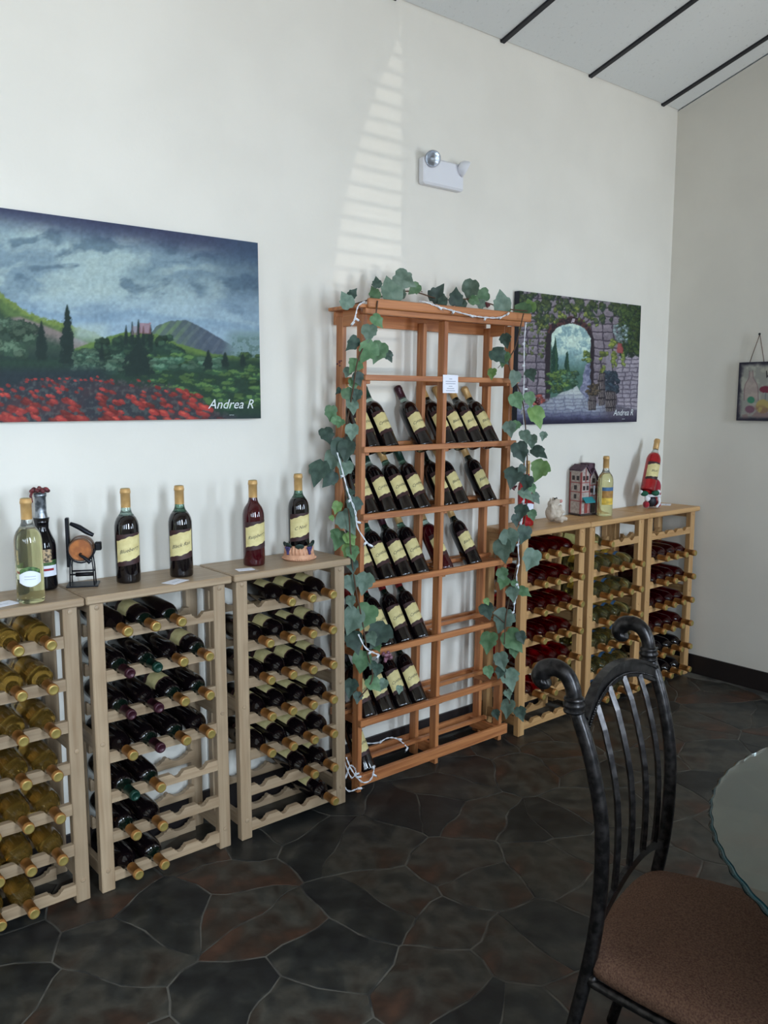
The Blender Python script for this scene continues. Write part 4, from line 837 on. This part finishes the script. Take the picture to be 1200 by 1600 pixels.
left = '588,500,12,m;577,517,15,g;552,535,13,d;576,547,18,m;592,547,17,m;606,555,10,d;555,570,14,m;544,580,9,g;559,590,11,d;552,598,10,m;543,615,12,m;558,616,10,d;529,610,6,d;550,633,13,g;517,643,12,m;525,657,9,m;532,660,8,m;550,672,13,g;510,678,14,d;535,700,22,d;520,716,16,g;542,700,17,d;499,735,20,d;516,746,15,d;539,729,16,g;553,788,15,d;527,791,10,b;542,812,20,g;518,809,5,b;529,840,18,m;546,840,12,b;544,858,12,b;547,769,9,d;551,862,13,m;550,882,12,d;548,910,15,g;570,908,17,g;548,938,10,g;552,966,21,g;573,959,21,m;594,989,22,d;580,996,12,g;553,1000,18,d;589,1009,9,m;566,1030,18,m;581,1037,9,d;589,1044,12,d;582,1067,14,m;599,1068,10,g;624,1076,7,g;548,1072,14,d;559,1088,9,d'
right = '790,530,11,d;778,555,16,d;788,559,12,m;769,582,9,b;804,589,13,g;829,584,11,d;806,624,14,m;827,622,12,m;837,648,18,b;796,668,12,g;806,664,9,m;820,680,11,g;831,687,11,g;849,680,7,g;812,703,16,d;840,706,14,d;802,743,17,d;815,733,9,d;844,732,17,b;824,752,12,d;831,762,8,m;820,771,13,g;835,777,10,g;815,798,13,d;831,803,9,m;806,811,10,d;819,832,14,d;796,840,17,g;786,856,19,g;831,871,17,g;785,896,11,m;787,909,12,m;804,911,7,m;801,926,12,g;816,924,12,m;760,952,14,d;760,939,6,b;787,966,19,g;800,998,20,m;764,1000,17,m;783,1030,14,g;763,1048,10,m;782,1049,10,d;796,1058,17,g;803,1017,9,m;814,994,10,d;794,1104,14,g;813,1113,11,d;775,1115,8,d;794,1083,8,g'
rl = random.Random(21); paths = {}
for grp, s_ in (('top', top), ('left', left), ('right', right)):
    for it in s_.split(';'):
        x, y, r, k = it.split(','); x, y, r = float(x), float(y), float(r)
        yd = {'top': -.21 if y > 465 else -.15, 'left': np.interp(x, [500, 530, 560, 600], [-.11, -.16, -.245, -.265]), 'right': np.interp(x, [760, 785, 800, 820, 845], [-.245, -.262, -.29, -.325, -.33])}[grp]
        yd += rl.uniform(-.012, .012) if grp != 'right' else rl.uniform(-.02, .0)
        P = hit(x, y, 1, yd); dist = np.dot(P-CAM, FW); size = r*1.75*dist/FPX
        view = Vector(CAM-P).normalized(); tilt = Vector((rl.uniform(-.55, .55), rl.uniform(-.3, .3), rl.uniform(-.2, .55))); nrm = (view+tilt).normalized()
        dirn = Vector((rl.uniform(-.9, .9), 0, -1 if grp != 'top' else rl.choice([-.2, .9, .9]))); ty = (dirn-nrm*dirn.dot(nrm)).normalized(); tx = ty.cross(nrm)
        M_ = Matrix(((tx.x, ty.x, nrm.x, 0), (tx.y, ty.y, nrm.y, 0), (tx.z, ty.z, nrm.z, 0), (0, 0, 0, 1)))
        o = link('leaf', LM[(G[k], rl.randrange(3))], None, iv); o.matrix_local = Matrix.Translation(Vector(P-IV0)) @ M_ @ Matrix.Scale(size, 4)
        paths.setdefault(grp, []).append(tuple(P))
mat('vine_brown', (84, 62, 46), .8); mat('berry', (112, 66, 78), .4, noise=(90, (150, 110, 124), .4, .65)); mat('berry_dark', (88, 40, 44), .4)
def vine(pxs, rad=.0028, name='stem', m='vine_brown', parent=None, sp=6):
    pts_ = [Vector(hit(a, c, 1, yd)-IV0) for a, c, yd in pxs]; return B().tube(pts_, rad, 6, spline=sp).part(name, m, parent or iv)
vine([(545, 478, -.14), (590, 465, -.13), (640, 455, -.14), (690, 468, -.15), (740, 468, -.17), (790, 482, -.2), (824, 486, -.25)])
vine([(590, 470, -.25), (583, 510, -.25), (560, 560, -.25), (553, 600, -.235), (546, 640, -.2), (538, 690, -.18), (535, 740, -.19), (545, 800, -.215), (548, 860, -.23), (556, 920, -.245), (566, 970, -.255), (574, 1020, -.262), (582, 1060, -.265), (562, 1090, -.25)])
vine([(818, 490, -.27), (806, 540, -.262), (795, 570, -.262), (815, 620, -.30), (822, 680, -.325), (824, 740, -.33), (822, 800, -.325), (812, 850, -.315), (806, 890, -.30), (797, 930, -.285), (790, 970, -.285), (788, 1020, -.275), (790, 1070, -.28), (800, 1110, -.285)])
vine([(629, 438, -.15), (640, 448, -.15), (660, 456, -.15)], .0016); vine([(778, 575, -.262), (790, 562, -.262)], .0016); vine([(760, 955, -.25), (775, 962, -.262), (790, 975, -.275)], .0022)
def berries(px, py, yd, n, r, spread, m, seed):
    rr = random.Random(seed); P = hit(px, py, 1, yd); b_ = B()
    for i in range(n): b_.ell((P[0]-IV0[0]+rr.uniform(-1, 1)*spread, P[1]-IV0[1]+rr.uniform(-.5, .5)*spread, P[2]+rr.uniform(-1, 1)*spread*.8), (r*rr.uniform(.85, 1.1),)*3, seg=10, ring=7)
    b_.part('berry_cluster', m, iv)
berries(605, 1026, -.268, 14, .0075, .020, 'berry', 1); berries(802, 762, -.315, 12, .0042, .014, 'berry_dark', 2); berries(840, 627, -.335, 6, .009, .010, 'berry_dark', 3); berries(762, 477, -.225, 5, .006, .010, 'berry_dark', 4); berries(530, 567, -.19, 5, .0035, .012, 'berry_dark', 5)

# ------------------------------------------------------------------ white string lights
st = thing('string_lights', 'white mini string lights wound along the ivy on the tall rack', 'string lights', tuple(IV0))
segs = [[(570, 471, -.23), (560, 478, -.235), (556, 492, -.235), (553, 503, -.235)],
        [(655, 470, -.225), (668, 473, -.252), (685, 479, -.254), (710, 486, -.254), (737, 493, -.254), (759, 496, -.254), (781, 496, -.254), (795, 489, -.254)],
        [(822, 504, -.275), (820, 525, -.275), (819, 545, -.275), (819, 590, -.275), (817, 637, -.285), (819, 669, -.30), (821, 720, -.30), (818, 790, -.315), (810, 850, -.32), (811, 879, -.32), (807, 901, -.315), (810, 920, -.31), (805, 939, -.31), (803, 956, -.31)],
        [(527, 707, -.20), (536, 739, -.21), (544, 769, -.225), (555, 799, -.24), (559, 825, -.248), (576, 851, -.25)], [(560, 991, -.265), (572, 1013, -.275), (592, 1023, -.275)],
        [(541, 1183, -.20), (550, 1204, -.22), (566, 1222, -.245), (580, 1217, -.25), (585, 1197, -.25)], [(535, 1225, -.20), (545, 1236, -.22), (559, 1232, -.235)], [(545, 1160, -.10), (587, 1161, -.09), (606, 1153, -.09), (622, 1155, -.10), (637, 1168, -.13)], [(538, 1190, -.17), (549, 1215, -.2), (556, 1205, -.2), (548, 1196, -.18), (542, 1210, -.18)]]
mat('white_wire', (226, 228, 232), .45); rs2 = random.Random(9)
for sg in segs:
    pts_ = [Vector(hit(a, c, 1, yd)-IV0) for a, c, yd in sg]; q, _ = catmull(pts_, [0]*len(pts_), 8); off = [Vector((.0022*math.cos(i*.9), .001*math.sin(i*1.1), .0022*math.sin(i*.9))) for i in range(len(q))]
    bq = B(); bq.tube([a+b_ for a, b_ in zip(q, off)], .0015, 6); bq.tube([a-b_ for a, b_ in zip(q, off)], .0015, 6); bq.part('wire', 'white_wire', st)
    ln = 0.0
    for i in range(1, len(q)):
        ln += (q[i]-q[i-1]).length
        if ln > .085 or i == len(q)-1:
            ln = 0; dv = Vector((rs2.choice([-1, 1])*rs2.uniform(.6, 1), -.25, rs2.uniform(-.8, .2))).normalized()
            so = B().tube([q[i], q[i]+dv*.017], [.0048, .0044], 8).part('bulb_socket', 'white_wire', st); B().tube([q[i]+dv*.017, q[i]+dv*.028], [.0025, .0008], 6).part('bulb', 'lens_clear', so)

# ------------------------------------------------------------------ wrought-iron chair
mat('iron_brushed', (30, 28, 28), .30, .8, noise=(60, (62, 59, 58), .4, .68)); mat('seat_fabric', (80, 57, 46), .95, noise=(260, (110, 83, 67), .35, .65), bump=(300, .8), spec=.15)
E1 = np.array([.973, .235, 0]); E2 = np.array([.235, -.973, 0]); CO = np.array([-2.8475, -1.736, 0])
ch = thing('dining_chair', 'dark brushed metal dining chair with scrolled posts and brown fabric seat', 'chair', tuple(CO), rot=(0, 0, math.atan2(E1[1], E1[0])))
# local axes: x along the back, y to the rear, z up
_rp, _ = catmull([Vector((a, c, 0)) for a, c in zip([0, .2, .44, .6, .75, .88, .955, 1.02], [.10, .048, .0, -.018, -.014, .016, .045, .075])], [0]*8, 12)
def rear(z): return float(np.interp(z, [p_.x for p_ in _rp], [p_.y for p_ in _rp]))
def half(z): return float(np.interp(z, [0, .44, .955], [.205, .194, .205]))
for s in (-1, 1):
    zs = [0.004, .2, .32, .44, .52, .6, .68, .75, .82, .88, .945]
    ps = B().tube([(s*half(z), rear(z), z) for z in zs], [.0125, .0135, .014, .0145, .0145, .0145, .0142, .014, .014, .014, .014], 12, spline=4).part('back_post', 'iron_brushed', ch)
    c0 = Vector((s*half(.955), rear(.955), .955))
    B().lathe([(.0135, -.016), (.0195, -.014), (.0205, -.010), (.0175, -.006), (.0205, -.002), (.0215, .003), (.0180, .007), (.0200, .011), (.0190, .015), (.014, .018)], 20, tuple(c0)).part('collar', 'iron_brushed', ps)
    sc_pts = [(0, 0, .012), (0, .004, .034), (0, .017, .056), (0, .039, .066), (0, .061, .060), (0, .071, .044), (0, .064, .034), (0, .056, .038)]
    B().tube([c0+Vector(p_) for p_ in sc_pts], [.0150, .0150, .0158, .0172, .0185, .0190, .0170, .012], 14, spline=5).part('scroll', 'iron_brushed', ps)
def arch(z0, rise, n=17, inner=.197):
    return [(x, rear(z0+rise*(1-(x/inner)**2))-.0, z0+rise*(1-(x/inner)**2)) for x in np.linspace(-inner, inner, n)]
def flat_bar(pts, hy, hz):
    b_ = B(); v = []; f = []; n = len(pts)
    for i, (x, y, z) in enumerate(pts):
        j0, j1 = pts[max(0, i-1)], pts[min(n-1, i+1)]; t = Vector((j1[0]-j0[0], 0, j1[2]-j0[2])).normalized(); nn = Vector((-t.z, 0, t.x))
        for dy, dn in ((-hy, -hz), (hy, -hz), (hy, hz), (-hy, hz)): v.append((x+nn.x*dn, y+dy, z+nn.z*dn))
    for i in range(n-1):
        for k in range(4): f.append((i*4+k, i*4+(k+1) % 4, (i+1)*4+(k+1) % 4, (i+1)*4+k))
    f += [(3, 2, 1, 0), tuple((n-1)*4+k for k in range(4))]; return b_.add(v, f)
cr = flat_bar(arch(.914, .050), .006, .0165).part('crest_rail', 'iron_brushed', ch)
for dz in (-.016, .016): flat_bar([(x, y, z+dz) for x, y, z in arch(.914, .050)], .0095, .0035).part('crest_moulding', 'iron_brushed', cr)
bd = B()
for (x, y, z) in arch(.910, .050, 60): bd.ell((x, y+.007, z-.006), (.0026,)*3, seg=6, ring=4).ell((x, y-.007, z-.006), (.0026,)*3, seg=6, ring=4)
bd.part('bead_row', 'iron_brushed', cr)
lowr = flat_bar(arch(.515, .052, inner=.190), .005, .010).part('lower_rail', 'iron_brushed', ch)
for x in (-.118, -.040, .040, .118):
    z1 = .914+.050*(1-(x/.197)**2)-.015; z0 = .515+.052*(1-(x/.19)**2)+.008; zz = np.linspace(z0, z1, 9)
    B().tube([(x, rear(z), z) for z in zz], .0072, 4, smooth=False).part('spindle', 'iron_brushed', ch)
# seat cushion
oc = [(-.185, .012), (-.205, -.03), (-.225, -.13), (-.238, -.25), (-.235, -.36), (-.205, -.42), (-.12, -.452), (0, -.462)]
oc = oc+[(-x, y) for x, y in oc[::-1][1:]]; oc += [(.12, .030), (0, .034), (-.12, .030)]
q, _ = catmull([Vector((x, y, 0)) for x, y in oc+[oc[0]]], [0]*(len(oc)+1), 3); q = q[:-1]; n = len(q); cen = Vector((0, -.21, 0)); v = []; f = []
lay = [(.93, .405), (1.0, .412), (1.012, .428), (.99, .444), (.93, .455), (.78, .462), (.5, .467), (.2, .468)]
for k_, z in lay: v += [tuple(cen+(p_-cen)*k_+Vector((0, 0, z))) for p_ in q]
for i in range(len(lay)-1):
    for k in range(n): f.append((i*n+k, i*n+(k+1) % n, (i+1)*n+(k+1) % n, (i+1)*n+k))
f += [tuple(range(n-1, -1, -1)), tuple((len(lay)-1)*n+k for k in range(n))]
B().add(v, f, True).part('seat_cushion', 'seat_fabric', ch)
fr = [(s*.196, .0) for s in (-1, 1)]
B().tube([(-.196, .004, .396), (-.215, -.12, .394), (-.226, -.25, .394), (-.215, -.38, .394), (-.15, -.425, .394), (0, -.44, .394), (.15, -.425, .394), (.215, -.38, .394), (.226, -.25, .394), (.215, -.12, .394), (.196, .004, .396), (0, .012, .396), (-.196, .004, .396)], .010, 8, spline=3).part('seat_frame', 'iron_brushed', ch)
for s in (-1, 1):
    B().tube([(s*.200, -.375, .390), (s*.204, -.390, .2), (s*.212, -.410, .004)], [.013, .013, .012], 10, spline=4).part('front_leg', 'iron_brushed', ch)
    B().tube([(s*.203, -.385, .16), (s*.12, -.30, .20), (s*.10, -.19, .215), (s*.12, -.08, .20), (s*.202, rear(.16), .16)], .007, 8, spline=4).part('stretcher', 'iron_brushed', ch)
    B().ell((s*.196, -.008, .402), (.012, .012, .012), seg=10, ring=8).part('bolt', 'iron_brushed', ch)
rg = B()
for ph_ in (0, PI): rg.tube([(.105*math.cos(a)+.004*math.cos(14*a+ph_)*math.cos(a), -.19+.105*math.sin(a)+.004*math.cos(14*a+ph_)*math.sin(a), .235+.004*math.sin(14*a+ph_)) for a in np.linspace(0, 2*PI, 120)], .005, 6)
rg.part('twisted_ring', 'iron_brushed', ch)

# ------------------------------------------------------------------ round glass table
TC = (-2.554, -2.474)
tb_ = thing('glass_table', 'round glass table with chiselled green edge on a metal pedestal', 'table', (TC[0], TC[1], 0))
mat('table_glass', (226, 240, 234), .03, trans=1.0, ior=1.5); mat('glass_edge', (8, 52, 56), .15, trans=.5, ior=1.5)
NG = 720; Rg = .635; zt = .750
def ringv(r0, z, amp, ph=0.0): return [((r0+amp*math.cos(a*72+ph))*math.cos(a), (r0+amp*math.cos(a*72+ph))*math.sin(a), z) for a in [2*PI*k/NG for k in range(NG)]]
v = ringv(Rg-.006, zt, .0012)+ringv(Rg-.006, zt-.012, .0012); f = [tuple(range(NG)), tuple(range(2*NG-1, NG-1, -1))]+[(k, k+NG, (k+1) % NG+NG, (k+1) % NG) for k in range(NG)]
B().add(v, f).part('glass_top', 'table_glass', tb_)
v = ringv(Rg-.0058, zt-.0005, .0012)+ringv(Rg, zt-.004, .0022)+ringv(Rg, zt-.008, .0022, 1.6)+ringv(Rg-.0058, zt-.0115, .0012); f = [(j*NG+k, j*NG+(k+1) % NG, ((j+1) % 4)*NG+(k+1) % NG, ((j+1) % 4)*NG+k) for j in range(4) for k in range(NG)]
B().add(v, f, True).part('chiselled_edge', 'glass_edge', tb_)
B().lathe([(0, .0), (.20, 0), (.21, .01), (.19, .022), (.06, .04), (.035, .08), (.03, .35), (.045, .38), (.03, .41), (.03, .66), (.06, .70), (.11, .722), (.115, .7375), (0, .7375)], 32).part('pedestal', 'iron_brushed', tb_)
